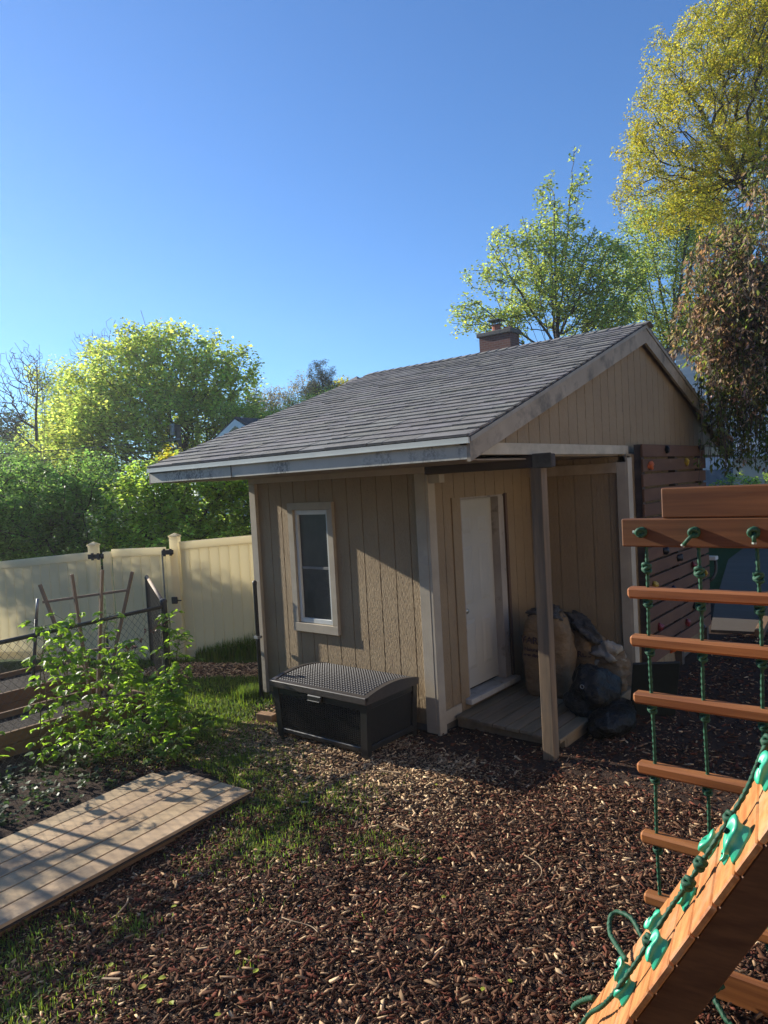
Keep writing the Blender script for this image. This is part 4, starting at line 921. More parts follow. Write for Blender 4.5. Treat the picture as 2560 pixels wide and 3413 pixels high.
tree('reddish_shrub', 'green and reddish small leaved shrub below the pine beside the neighbour gable', 'shrub', (-16.5, 11.1, 0), [[(-16.5, 11.2, 0), (-16.5, 11.2, 3.6)]],
     [(-16.0, 11.6, 5.0, 1.0, .55), (-17.1, 10.7, 5.2, .8, .5), (-15.2, 12.3, 5.3, .9, .45), (-14.4, 13, 5.7, .8, .4), (-16, 11.6, 4.3, 1.4, .6)], 500, 17000, .075, LG1, BARK, 10, spread=.22, asp=.5)
# ---- shrubs behind the fence
tree('shrub', 'large dark green shrub behind the left fence section', 'shrub', (-10.7, .9, 0), [[(-10.9, .9, 0), (-10.9, .9, 1.4)], [(-10.1, 1.4, 0), (-10.1, 1.4, 1.4)], [(-12, .3, 0), (-12, .3, 1.2)]],
     [(-11.2, .7, 2.45, 1.25, 1.0), (-10.1, 1.4, 2.6, .85, .75), (-10.8, .8, 1.6, 1.4, .7), (-9.8, 1.7, 1.7, .8, .6), (-12.3, 0, 2.2, 1.2, 1.1), (-10.5, -.5, 2.1, .9, .8)], 1500, 60000, .07, LG2, BARK, 11, spread=.2, cvar=.45)
tree('forsythia_bush', 'bright green leafy bush behind the fence and left of the shed', 'shrub', (-8, 2, 0), [[(-8.1, 1.9, 0), (-8.1, 1.9, 1.2)], [(-7.2, 2.7, 0), (-7.2, 2.7, 1.2)]],
     [(-8.75, 1.35, 1.9, .6, .5), (-8.5, 1.55, 2.65, .6, .45), (-8.35, 1.65, 2.35, .65, .5), (-7.8, 2.1, 2.6, .85, .6), (-7.2, 2.6, 2.65, .8, .6), (-7.7, 2.3, 1.8, 1.3, .5), (-6.6, 3.2, 2.3, .8, .9), (-5.8, 3.9, 2.2, .8, .9)], 1200, 40000, .085, LG3, BARK, 12, spread=.17, droop=.25, cvar=.45)
tree('young_maple', 'yellow orange sapling leaves under the far left roof corner', 'tree', (-8.9, 2.3, 0), [[(-8.9, 2.3, 0), (-8.9, 2.35, 2.6)]],
     [(-8.9, 2.4, 3.1, .22, .3)], 50, 420, .085, LG4, BARK, 13, spread=.12)
# ---- right background trees
tree('maple_tree', 'fresh green maple with upright limbs behind the shed ridge', 'tree', (-10, 21.8, 0),
     [[(-10, 21.8, 0), (-10.0, 21.8, 7.5), (-9.4, 22.5, 11.2), (-9.1, 22.9, 14.6)], [(-10, 21.8, 5.5), (-10.6, 21.4, 9.8), (-10.3, 21.9, 14.2)], [(-10, 21.8, 6), (-11.0, 21.0, 9.4), (-11.8, 20.6, 12)], [(-10, 21.8, 6), (-8.7, 22.9, 8.6), (-7.8, 23.6, 11.3)], [(-10, 21.8, 5.8), (-11.6, 20.5, 8.2), (-12.9, 19.5, 9.6)], [(-10, 21.8, 6.5), (-11.4, 20.8, 8.4), (-12.3, 20.1, 11)]],
     [(-12.8, 19.6, 9.2, .8, .9), (-12.2, 20.2, 10.8, .9, .9), (-11.7, 20.6, 12.1, .8, .7), (-10.8, 21.4, 12.1, .9, 1.0), (-10.3, 22.0, 13.9, .45, 1.5), (-9.2, 22.8, 14.3, .45, 1.5), (-9.8, 22.2, 12.4, 1.0, 1.3), (-10.3, 21.7, 10.4, 1.9, 1.8), (-8.5, 23.2, 10.2, 1.7, 2.1), (-11.6, 20.6, 9.0, 1.5, 1.0), (-8.8, 22.8, 8.8, 1.9, 1.0)],
     1600, 25000, .115, LG5, BARK, 14, spread=.26, rtip=.011, expn=.37, up=.1, asp=.9, wroot=1.1, bend=.03, limb=(-10.0, 21.8, 7.6), leafw=6)
tree('maple_tree', 'thin green tree with bare lower trunks between the maple and the tall oak', 'tree', (-7.1, 26.7, 0),
     [[(-7.1, 26.7, 0), (-7.1, 26.7, 7.6), (-6.5, 27.4, 12)], [(-7.1, 26.7, 6), (-8.0, 26, 10.4), (-8.4, 25.8, 12.4)], [(-6.0, 27.4, 0), (-6.1, 27.4, 8), (-5.4, 28, 12.5)]],
     [(-7.9, 26.4, 11.3, 1.6, 2.7), (-7.6, 26.7, 13.4, 1.2, 1.4), (-5.9, 27.7, 13.6, 1.5, 1.9), (-6.2, 27.4, 12.2, 1.5, 2.2), (-7.0, 26.9, 8.8, 1.4, 1.6), (-8.5, 25.7, 8.9, 1.2, 1.2), (-5.6, 27.8, 10.4, 1.5, 2.6), (-4.4, 28.4, 9.4, 1.5, 2.4), (-6.6, 27.2, 8.4, 1.8, 1.0)], 1500, 44000, .115, LG5, BARK, 15, spread=.34, rtip=.011, expn=.38, up=.1, wroot=1., bend=.03, limb=(-7, 26.8, 7.5), leafw=6)
tree('oak_tree', 'tall oak with yellow green catkins filling the upper right corner', 'tree', (.8, 14.9, 0),
     [[(.8, 14.9, 0), (.5, 14.8, 5), (.1, 14.5, 7.8)], [(.3, 14.7, 7.0), (-.7, 13.9, 8.6), (-1.9, 13.0, 9.9), (-2.9, 12.3, 10.4)], [(.1, 14.6, 7.6), (-1.2, 13.7, 11.2), (-2.1, 13.0, 12.8)], [(.3, 14.7, 6.6), (-1.2, 13.6, 8.0), (-2.4, 12.6, 8.7), (-3.3, 11.9, 9.0)], [(.1, 14.6, 7.5), (.0, 14.7, 11.5)], [(-1.2, 13.5, 9.2), (-1.9, 13.1, 10.9), (-2.3, 12.9, 11.8)]],
     [(-1.1, 13.8, 13.1, 1.5, .9), (-1.9, 13.1, 11.8, 1.3, 1.1), (-2.6, 12.6, 12.5, .45, .65), (-2.5, 12.5, 10.5, 1.0, .9), (-3.1, 12.0, 9.4, .7, .5), (-3.4, 11.8, 8.9, .5, .3), (-1.6, 13.3, 9.5, 1.5, 1.1), (-2.4, 12.5, 8.5, 1.1, .4), (-.6, 14.2, 10.8, 1.7, 2.0), (-1.2, 13.5, 8.2, 1.0, .6), (0, 14.5, 13.2, 1.6, 1.4), (-2.9, 12.2, 9.8, .8, .6), (-2.9, 12.2, 11.2, .5, .7), (-.4, 14.2, 8.6, 1.2, .9), (-3.2, 12.0, 10.2, .5, .5), (-2.1, 12.9, 9.2, .9, .6)],
     2800, 125000, .073, LG4, BARK, 16, spread=.18, rtip=.0065, expn=.42, asp=.4, droop=.3, hue=.2, wroot=1.0, bend=.03, limb=(.2, 14.6, 8.2), leafw=5)
tree('added_shade_tree', 'sparse small tree added at the left to dapple the mulch, outside the view', 'tree', (-8.2, -5.0, 0), [[(-8.2, -5, 0), (-8.2, -5, 1.8)]],
     [(-8.2, -5.1, 2.3, .9, .6), (-8.0, -5.9, 2.6, .6, .5), (-8.5, -4.6, 2.9, .5, .3)], 200, 1500, .12, LG2, BARK, 19, spread=.25)  # unseen tree, added to throw dappled shade on the left foreground
# weeping cherry near the gable
rs = np.random.RandomState(77)
wt = thing('weeping_tree', 'weeping tree with bronze and dark green hanging leaves over the right gable', 'tree', (1.6, 5.6, 0))
tr = [[(1.7, 5.7, 0), (1.65, 5.65, 2.5), (1.5, 5.55, 4.8), (1.1, 5.3, 6.0)]]
NP, par, w_, tips_, nt_ = skeleton(tr, [(.85, 5.1, 6.25, .25, .4), (1.1, 5.3, 5.2, .4, .6), (1.2, 5.4, 3.6, .3, .6), (.5, 4.85, 5.3, .4, .5), (.35, 4.7, 4.7, .5, .5), (.7, 5.0, 4.4, .5, .8), (.15, 4.5, 4.2, .3, .3), (.6, 4.8, 3.7, .5, .5), (1.3, 5.3, 4.4, .5, 1.2)], 420, rs)
strands = []; SV = MB(); leafpts = []
for k in range(1050):
    j = rs.choice(tips_); p = NP[j].copy(); d = rs.normal(0, .5, 3); d[2] = .1; pts = [p.copy()]; ln = rs.uniform(.35, 1.3) if p[2] > 4.2 or rs.rand() < .3 else rs.uniform(.9, 2.2)
    st = 9
    for i in range(st):
        d = d*.72+np.array([0, 0, -.35])+rs.normal(0, .07, 3); p = p+d/np.linalg.norm(d)*ln/st
        ray_lim = p[2] < 2.45 and p[0] < .75
        if p[2] < 2.12+rs.rand()*.5 or (p[0] < .08 and p[2] < 3.75+.35*(4.9-p[1])): break
        pts.append(p.copy())
    if len(pts) > 2: SV.tube(pts, [.004]*len(pts), 3, cap=False); leafpts += [q for q in pts[1:]]
branchmesh(NP, par, w_, .006, .42, 'trunk', BARK, wt); obj('hanging_twigs', SV, BARK, wt, fixn=False)
LP = np.array(leafpts)
def hangleaves(sel, nl, m, seed, nm):
    r_ = np.random.RandomState(seed); V, F, C = leafcloud(sel, nl, .078, .075, r_, droop=1.1, asp=.45, flat=.4, cvar=.5, hue=.25); return npobj(nm, V, F, C, m, wt)
brz = rs.rand(len(LP)) < np.clip((LP[:, 2]-2.9)/1.6, .05, .62)
o = hangleaves(LP[brz], 17000, leafmat('bronze_hanging_leaf', (.34, .22, .15), (.52, .36, .17), .45), 1, 'crown'); o['label'] = 'bronze pink hanging leaves'
o = hangleaves(LP[~brz], 16000, leafmat('dark_hanging_leaf', (.075, .095, .03), (.30, .36, .06), .42), 2, 'crown'); o['label'] = 'dark green hanging leaves'
tree('bush', 'small green bush in front of the metal roofed shed at right', 'shrub', (-2.6, 18.2, 0), [[(-2.6, 18.2, 0), (-2.6, 18.2, 1.2)]], [(-2.62, 18.15, 1.75, .65, .55), (-2.0, 18.5, 1.55, .7, .6)], 160, 4200, .075, LG3, BARK, 18, spread=.12)

# ------------------------------------------------------------------ raspberry canes on the fence
def raspberry(label, loc, canes, seed, n):
    t = thing('raspberry_plant', label, 'plant', loc, 'raspberry plants along the chain link fence'); rs = np.random.RandomState(seed); m = MB(); V = []; F = []; C = []; base = 0
    for (bx, by, tx, ty, tz) in canes:
        pts = []
        for i in range(9):
            q = i/8; pts.append(np.array((bx+(tx-bx)*q**1.4+rs.normal(0, .012), by+(ty-by)*q**1.3+rs.normal(0, .012), tz*(1-(1-q)**1.5))))
        m.tube(pts, [.006*(1-.6*i/8) for i in range(9)], 5)
        for i in range(1, 9):
            for r in range(n):
                a = pts[i-1]+(pts[i]-pts[i-1])*rs.rand(); d = rs.normal(0, 1, 3); d[2] = abs(d[2])*.5; d /= np.linalg.norm(d); st = a+d*rs.uniform(.05, .15); m.tube([a, st], .0022, 3, cap=False)
                for lf in range(3):   # compound leaf of three toothed leaflets
                    an = (lf-1)*1.0+rs.normal(0, .15); h = np.array([d[0], d[1], 0])/(np.hypot(d[0], d[1])+1e-6); sd_ = np.array([-h[1], h[0], 0]); ld_ = h*math.cos(an)+sd_*math.sin(an); ld_[2] = -.25+rs.normal(0, .2); ld_ /= np.linalg.norm(ld_)
                    ps = np.cross(ld_, [0, 0, 1.]); ps /= np.linalg.norm(ps); pu = np.cross(ps, ld_); L_ = rs.uniform(.05, .088)*(1.15 if lf == 1 else .85)
                    ps = ps*math.cos(.5*rs.normal())+pu*math.sin(.3*rs.normal())
                    prof = [(0, 0), (.18, .26), (.42, .36), (.62, .30), (.82, .16), (1, 0)]; mid = []; lt = []; rtv = []
                    for (u, wv) in prof:
                        c_ = st+ld_*L_*u+pu*(-.18*L_*u*u); mid.append(c_); lt.append(c_+ps*L_*wv+pu*.10*L_*(wv > 0)); rtv.append(c_-ps*L_*wv+pu*.10*L_*(wv > 0))
                    vv = mid+lt[1:5]+rtv[1:5]; V += vv
                    ff = [(0, 1, 6, 6), (1, 2, 7, 6), (2, 3, 8, 7), (3, 4, 9, 8), (4, 5, 9, 9), (0, 10, 1, 1), (1, 10, 11, 2), (2, 11, 12, 3), (3, 12, 13, 4), (4, 13, 5, 5)]
                    F += [tuple(base+x for x in f) for f in ff]; base += 14; k_ = rs.uniform(.7, 1.3); C += [(k_*rs.uniform(.95, 1.1), k_, k_)]*14
    obj('canes', m, CANE, t, fixn=False)
    me = bpy.data.meshes.new('leaves'); L = np.array(rootloc(t)); me.from_pydata([tuple(v-L) for v in V], [], [tuple(dict.fromkeys(f)) for f in F]); at = me.color_attributes.new('col', 'FLOAT_COLOR', 'POINT'); at.data.foreach_set('color', np.hstack([np.array(C), np.ones((len(C), 1))]).astype(np.float32).ravel())
    me.polygons.foreach_set('use_smooth', [True]*len(me.polygons)); me.update(); link_mesh(me, 'leaves', LRS, t); return t
rr = random.Random(5)
cn = [(-3.95+rr.uniform(-.1, .1), -2.58+q*.09, -3.92+rr.uniform(-.14, .2), -2.60+q*.097+rr.uniform(-.12, .12), rr.uniform(.85, 1.36) if q < 8 else rr.uniform(.6, 1.0)) for q in range(12)]
raspberry('large bushy raspberry plant covering the middle of the chain link fence', (-4, -2.2, 0), cn, 3, 5)
raspberry('narrower raspberry plant climbing the black corner post', (-4.05, -1.1, 0), [(-4.0, -1.15, -4.1, -1.0, 1.15), (-3.95, -1.1, -4.15, -.88, .9), (-3.85, -1.3, -3.8, -1.05, .6), (-3.8, -1.4, -3.62, -1.15, .45), (-3.9, -1.5, -3.7, -1.3, .55), (-3.7, -1.5, -3.55, -1.35, .4)], 4, 6)
raspberry('low raspberry shoots sprawling at the far end of the boardwalk', (-3.4, -1.8, 0), [(-3.45, -1.7, -3.1, -1.5, .35), (-3.5, -1.9, -3.3, -1.7, .4), (-3.6, -2.1, -3.3, -2.1, .3), (-3.0, -1.9, -2.85, -1.8, .22), (-3.6, -2.3, -3.5, -2.5, .28), (-3.3, -1.6, -2.9, -1.35, .25)], 6, 3)
raspberry('raspberry plant at the left end of the fence beyond the picture edge', (-4, -3.4, 0), [(-3.98, -3.0-q*.1, -3.9+rr.uniform(-.1, .2), -3.05-q*.11, rr.uniform(.6, 1.1)) for q in range(2)], 8, 2)
tree('dry_vine', 'dry reddish brown vine twisted along the fence top near the corner post', 'plant', (-4.3, -1.1, 0), [[(-4.25, -1.0, .3), (-4.28, -1.0, .9)]], [(-4.25, -1.2, .95, .08, .05), (-4.22, -1.45, .85, .1, .05), (-4.27, -1.0, 1.02, .07, .1)], 26, 130, .045, leafmat('dry_leaf', (.16, .055, .03), (.14, .05, .03), .2), CANE, 21, spread=.03, rtip=.002)
n = 260; rs = np.random.RandomState(91)   # low ground cover
V, F, C = leafcloud(np.stack([rs.uniform(-4.1, -2.9, 300), rs.uniform(-3.9, -1.5, 300), rs.uniform(.01, .07, 300)], -1), 1500, .05, .05, rs, asp=.8)
tag(npobj('ground_cover', V, F, C, LDK), 'low dark leafy ground cover between the garden fence and the boardwalk', 'ground cover', kind='stuff')

# ------------------------------------------------------------------ play set: beams, rope ladder, ramp
NY = -2.2
ps = thing('play_set_frame', 'two stacked orange cedar beams above the rope ladder', 'play set', (2, NY, 0))
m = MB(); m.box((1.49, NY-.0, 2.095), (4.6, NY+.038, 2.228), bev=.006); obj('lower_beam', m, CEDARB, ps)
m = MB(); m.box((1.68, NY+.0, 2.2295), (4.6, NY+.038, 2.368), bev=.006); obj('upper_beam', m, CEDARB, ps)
m = MB(); m.box((4.5, NY+.04, 0), (4.6, NY+.13, 2.6), bev=.005); obj('leg', m, CEDAR, ps)
rl = thing('rope_ladder', 'green rope ladder with orange wooden rungs hanging below the beam', 'rope ladder', (2, NY, 0))
RZ = [1.875, 1.645, 1.37, 1.03, .69, .39]
NYR = NY+.02
for i, z in enumerate(RZ):
    m = MB(); hh, hw = .027, .032; x0 = 1.505+i*.004; x1 = 3.0
    # rung with chamfered edges and end
    c = .011; prof = [(-hw+c, -hh), (hw-c, -hh), (hw, -hh+c), (hw, hh-c), (hw-c, hh), (-hw+c, hh), (-hw, hh-c), (-hw, -hh+c)]
    secs = [(x0, .6), (x0+.012, 1), (x1-.012, 1), (x1, .6)]; vs_ = []
    tl = RS.normal(0, .004)
    for xx, k in secs:
        for (u, v) in prof: vs_.append((xx, NYR+u*k, z+v*k+tl*(xx-x0)))
    m.add(vs_, [(q*8+a, q*8+(a+1) % 8, (q+1)*8+(a+1) % 8, (q+1)*8+a) for q in range(3) for a in range(8)]+[tuple(range(8)), tuple(range(31, 23, -1))], jit(1, .06)); obj('rung', m, CEDAR, rl)
m = MB(); m.box((1.72, NYR-.035, .03), (3.0, NYR+.005, .17), bev=.006, c=(.75, .72, .72)); obj('bottom_board', m, CEDAR, rl)
def knot(c, r=.019, mb=None, ax=Vector((0, 0, 1))):
    mb = mb or MB(); c = Vector(c); s = ax.orthogonal().normalized(); t = ax.cross(s)
    for q in range(3):
        pts = []
        for i in range(15):
            a = 2*math.pi*i/14; tilt = (q-1)*.9
            p = s*math.cos(a)*r*.78+t*math.sin(a)*r*.78+ax*(math.sin(a+q*2)*r*.55+(q-1)*r*.5); pts.append(c+p)
        mb.tube(pts, r*.52, 6, cap=False)
    return mb
def braid(pts, r=.0085, seg=.006):
    """braided rope: knobbly tube"""
    out = []; P_ = [Vector(p) for p in pts]
    for a, b in zip(P_, P_[1:]):
        k = max(1, int((b-a).length/seg)); out += [a+(b-a)*i/k for i in range(k)]
    out.append(P_[-1]); rad = [r*(1+.06*math.sin(i*1.9)) for i in range(len(out))]
    mb = MB(); mb.tube(out, rad, 8, twist=.35, lobes=4); return mb
for k, x in enumerate((1.595, 1.83, 2.07, 2.31, 2.55, 2.79)):
    bot = .10
    top_ = 2.10; pts = [(x+.003*math.sin(z_*7+k), NYR, z_) for z_ in np.linspace(top_, bot, 40)]
    r_ = obj('rope', braid(pts, .0076), ROPEM, rl, smooth=True)
    m = MB()
    for z in RZ: knot((x, NYR, z-.045), .018, m)
    knot((x, NYR, 1.995-.012*k), .019, m); obj('knot', m, ROPEM, r_, smooth=True)
    m = MB(); knot((x-.005, NY-.016, 2.165), .020, m, Vector((0, 1, 0)))
    ex = [(-.035, -.02, .0), (-.05, -.03, -.055), (-.002, -.03, -.04)][k % 3]
    m.tube([(x, NY-.02, 2.165), (x+ex[0]*.5, NY+ex[1]-.01, 2.165+ex[2]*.5), (x+ex[0], NY+ex[1], 2.165+ex[2])], .0088, 8); obj('knot', m, ROPEM, r_, smooth=True)
    m = MB(); e = Vector((x+ex[0], NY+ex[1], 2.165+ex[2])); m.tube([e, e+Vector((ex[0], 0, ex[2])).normalized()*.008], .0095, 8); obj('rope_end', m, mat('rope_end', (.35, .42, .36)), r_)
# ground rope and knots at the foot of the ladder
rl2 = thing('loose_rope', 'loose green rope lying on the mulch under the ramp', 'rope', (1.9, -2.45, 0))
m = braid([(1.62, -2.36, .03), (1.75, -2.34, .05), (1.83, -2.27, .10), (1.88, -2.24, .12), (1.84, -2.28, .10), (1.92, -2.36, .06), (2.05, -2.42, .03), (2.3, -2.48, .03), (2.6, -2.45, .03)], .011); knot((1.80, -2.29, .09), .022, m); obj('rope', m, ROPEM, rl2, smooth=True)
# ramp
CR = Vector((-.18296, .98312, 0)); UP = Vector((.50106, .09325, .86037)); NM = Vector((-.84585, -.15742, .50967)); RA = Vector((2.214, -3.051, 1.234))
def rp(s, w_, h=0): return RA+UP*s+CR*w_+NM*h
rp_t = thing('climbing_ramp', 'orange cedar climbing ramp with green hand holds leaning at lower right', 'climbing ramp', tuple(rp(-1.2, .3)))
i = 0
for k in range(-13, 9):
    m = MB(); wj = rnd.uniform(-.006, .006); m.obox(rp((k+.5)*.14, .30+wj, -.013), .0665, .31, .013, UP, CR, NM, c=jit(1, .12), bev=.0055); obj('plank', m, CEDARP, rp_t)
for w_, th in ((.022, .019), (.585, .019)):
    m = MB(); s0_, s1_ = -1.46, 1.25
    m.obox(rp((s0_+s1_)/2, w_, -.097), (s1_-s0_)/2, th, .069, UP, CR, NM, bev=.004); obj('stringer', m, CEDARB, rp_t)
def hold(s, w_, rot, sc, seed, parent):
    c = rp(s, w_, 0); a = UP*math.cos(rot)+CR*math.sin(rot); b = -UP*math.sin(rot)+CR*math.cos(rot); m = MB(); n1, n2 = 32, 18; vs_ = []
    rs_ = random.Random(seed); k1 = rs_.uniform(.18, .30); sk = rs_.uniform(.6, .85)*(1 if seed % 3 else -1)
    prof = [(0, .92), (.18, .90), (.38, .80), (.55, .78), (.70, .86), (.82, .93), (.92, .90), (.98, .74), (1.0, .55), (.985, .36), (.95, .18), (.93, .0)]
    for i, (h0, pr_) in enumerate(prof):
        for j in range(n1):
            an = 2*math.pi*j/n1; ca, sa = math.cos(an), math.sin(an)
            x_ = .060*sc*ca*pr_; wst = 1-k1*math.exp(-((ca-.15)/.38)**2)+.10*ca     # waisted peanut outline
            y_ = .040*sc*sa*pr_*wst+.006*sc*math.sin(2.2*ca*pr_+.5)*sk
            h = .046*sc*h0*(1+.22*ca*sk+.10*math.sin(3*an+seed))
            vs_.append(c+a*(x_+.012*sc*h0)+b*(y_+.010*sc*h0)+NM*max(h, 0.0))
    n2 = len(prof)-1
    fs = [(i*n1+j, i*n1+(j+1) % n1, (i+1)*n1+(j+1) % n1, (i+1)*n1+j) for i in range(n2) for j in range(n1)]+[tuple(range(n1))]
    m.add(vs_, fs); o = obj('hand_hold', m, HOLDM, parent, smooth=True)
    ctr = vs_[n2*n1]; q = MB(); q.tube([ctr-NM*.01, ctr+NM*.0015], [.0085*sc, .0085*sc], 14); obj('bolt_hole', q, HOLES, o)
    return o
for i, (s, w_, sc, rot) in enumerate([(.10, .33, 1.25, .5), (-.09, .10, 1.35, .4), (-.31, .43, 1.05, .6), (-.19, .165, .55, .5), (-.46, .255, 1.0, .5), (-.735, .42, .95, .6), (-.635, .11, 1.15, .45), (-1.01, .40, .95, .55), (-.885, .155, 1.0, .6)]): hold(s, w_, rot, sc*.9, i+1, rp_t)
pts = [(.25, .66), (.148, .523), (.102, .477), (.02, .336), (-.082, .282), (-.156, .267), (-.226, .244), (-.335, .222), (-.395, .205), (-.484, .215), (-.574, .195), (-.655, .187), (-.698, .160), (-.765, .145), (-.918, .150), (-1.04, .196), (-1.17, .29), (-1.25, .30), (-1.33, .33)]
cr_ = thing('climbing_rope', 'green knotted rope lying up along the cedar ramp', 'rope', tuple(rp(-1.2, .3)))
def smooth(pts, k=5):
    out = []; P_ = [Vector(p) for p in pts]
    for i in range(len(P_)-1):
        p0, p1, p2, p3 = P_[max(i-1, 0)], P_[i], P_[i+1], P_[min(i+2, len(P_)-1)]
        for j in range(k):
            t = j/k; out.append(.5*((2*p1)+(p2-p0)*t+(2*p0-5*p1+4*p2-p3)*t*t+(3*p1-p0-3*p2+p3)*t**3))
    return out+[P_[-1]]
rope3 = smooth([rp(s, w_, .045) for s, w_ in pts]); m = braid(rope3, .0086)
for s, w_ in ((.148, .523), (-.30, .235), (-.10, .276), (-.66, .186), (-.38, .21)): knot(rp(s, w_, .046), .019, m, UP)
obj('rope', m, ROPEM, cr_, smooth=True)
m = braid(smooth([rp(-.94, .40, .03), rp(-1.0, .52, .06), rp(-1.04, .63, .10), rp(-1.03, .72, .12), rp(-1.0, .74, .10), rp(-.96, .70, .05), rp(-.95, .63, .0), rp(-.96, .60, -.04)]), .0105); obj('rope_loop', m, ROPEM, cr_, smooth=True)
m = braid(smooth([rp(-1.22, .44, .04), rp(-1.3, .5, .05), rp(-1.4, .56, .06), rp(-1.48, .62, .05)]), .011); obj('rope_tail', m, ROPEM, cr_, smooth=True)

# ------------------------------------------------------------------ driveway, neighbours
m = MB(); m.add([(-.15, 5.5, .045), (1.0, 5.72, .045), (8, 6.8, .045), (12, 60, .05), (-6, 60, .05), (-1.9, 14, .05), (-.6, 7.5, .045)], [(0, 1, 2, 3, 4, 5, 6)]); m.add([(-.15, 5.5, -.05), (1.0, 5.72, -.05), (8, 6.8, -.05), (-.15, 5.5, .045), (1.0, 5.72, .045), (8, 6.8, .045)], [(0, 1, 4, 3), (1, 2, 5, 4)])
tag(obj('driveway', m, ASPH, fixn=False), kind='structure')
m = MB(); m.obox((.42, 6.35, .06), .06, .95, .055, Vector((.99, .1, 0)), Vector((-.1, .99, 0)), bev=.01)
tag(obj('edging_timber', m, BEDW, loc=(.42, 6.35, 0)), 'weathered landscape timber edging beside the driveway', 'timber')
def house(name, label, cx, cy, w_, d, h, rh, rot, wallm, roofm, trimm, axis=0, eave=.3, loc=None):
    t = thing(name, label, 'house', (cx, cy, 0)); ca, sa = math.cos(rot), math.sin(rot); X_ = Vector((ca, sa, 0)); Y_ = Vector((-sa, ca, 0)); O = Vector((cx, cy, 0))
    P = lambda x, y, z: O+X_*x+Y_*y+Vector((0, 0, z))
    # ridge along local X; gables face +-X
    m = MB(); vs_ = [P(i*w_/2, j*d/2, z) for z in (0, h) for i, j in ((-1, -1), (1, -1), (1, 1), (-1, 1))]+[P(-w_/2, 0, h+rh*(1-.0)), P(w_/2, 0, h+rh)]
    m.add(vs_, [(0, 1, 5, 4), (2, 3, 7, 6), (1, 2, 6, 9, 5), (3, 0, 4, 8, 7)]); obj('wall', m, wallm, t)
    m = MB(); sl_ = rh/(d/2); e = eave
    for sg in (-1, 1):
        a = [P(-w_/2-e, sg*(d/2+e), h-e*sl_+.02), P(w_/2+e, sg*(d/2+e), h-e*sl_+.02), P(w_/2+e, 0, h+rh+.02), P(-w_/2-e, 0, h+rh+.02)]; b = [q+Vector((0, 0, .06)) for q in a]
        m.add(a+b, [(0, 1, 2, 3), (4, 7, 6, 5), (0, 4, 5, 1), (1, 5, 6, 2), (3, 2, 6, 7), (0, 3, 7, 4)])
    rf = obj('roof', m, roofm, t)
    m = MB()
    for sx in (-1, 1):
        for sg in (-1, 1):
            a = P(sx*(w_/2+e+.012), sg*(d/2+e), h-e*sl_); b = P(sx*(w_/2+e+.012), 0, h+rh); dn = Vector((0, 0, -.2)); th = X_*.02*sx
            m.add([a, b, b+dn, a+dn, a+th, b+th, b+dn+th, a+dn+th], [(0, 1, 2, 3), (4, 7, 6, 5), (0, 4, 5, 1), (3, 2, 6, 7), (0, 3, 7, 4), (1, 5, 6, 2)])
        for sg in (-1, 1):   # gable soffit
            a = P(sx*(w_/2), sg*(d/2+e), h-e*sl_-.05); b = P(sx*(w_/2), 0, h+rh-.05); o_ = X_*sx*e; m.add([a, b, b+o_, a+o_], [(0, 1, 2, 3)])
    for sg in (-1, 1):
        a = P(-w_/2-e, sg*(d/2+e+.01), h-e*sl_-.17); m.obox((a+P(w_/2+e, sg*(d/2+e+.01), h-e*sl_-.17))/2+Vector((0, 0, .09)), w_/2+e, .015, .08, X_, Y_)
    obj('roof_trim', m, trimm, rf); return t, P
SH2 = mat('neighbour_shingle', (.07, .068, .068), (.05, .048, .05), 14, stretch=(1, 1, 4), rough=.9)
# white gable beyond the fence: ridge runs roughly +Y, gable faces the camera side
t, P = house('neighbour_house', 'low neighbour house with pale blue white gable trim behind the shed roof', -14.9, 12.9, 8, 4.6, 3.35, 1.33, R(97), WHITES, SH2, BLUEG, eave=.45)
def window(P, x, y, z, w_, h, nx, parent, wm=TRIM):
    pass
# brick chimney house behind the shed, roof just under the ridge line
t, P = house('chimney_house', 'house with a red brick chimney behind the shed ridge', -12.5, 21.0, 9, 6.5, 3.0, 2.6, 0, WHITES, SH2, TRIM)
m = MB(); c = Vector((-10.30, 18.5, 0)); m.box((-11.32, 17.95, 2.5), (-10.0, 18.65, 7.80)); ch = obj('chimney', m, BRICK, t)
m = MB(); m.box((-11.40, 17.87, 7.801), (-9.92, 18.73, 7.96), bev=.02); obj('chimney_cap', m, CONC, ch)
m = MB(); m.tube([(-10.75, 18.3, 7.96), (-10.75, 18.3, 8.22)], .17, 14); m.box((-10.40, 18.2, 7.96), (-10.12, 18.4, 8.08)); obj('flue', m, CLAY, ch)
m = MB()
for z, r0, r1, h in ((8.22, .27, .25, .03), (8.38, .36, .14, .09)): m.tube([(-10.75, 18.3, z), (-10.75, 18.3, z+.03), (-10.75, 18.3, z+h)], [r0, r0, r1], 4)
for a in range(4): m.tube([(-10.75+.12*math.cos(a*1.57), 18.3+.12*math.sin(a*1.57), 8.25), (-10.75+.12*math.cos(a*1.57), 18.3+.12*math.sin(a*1.57), 8.39)], .012, 4)
obj('rain_cap', m, BLKM, ch)
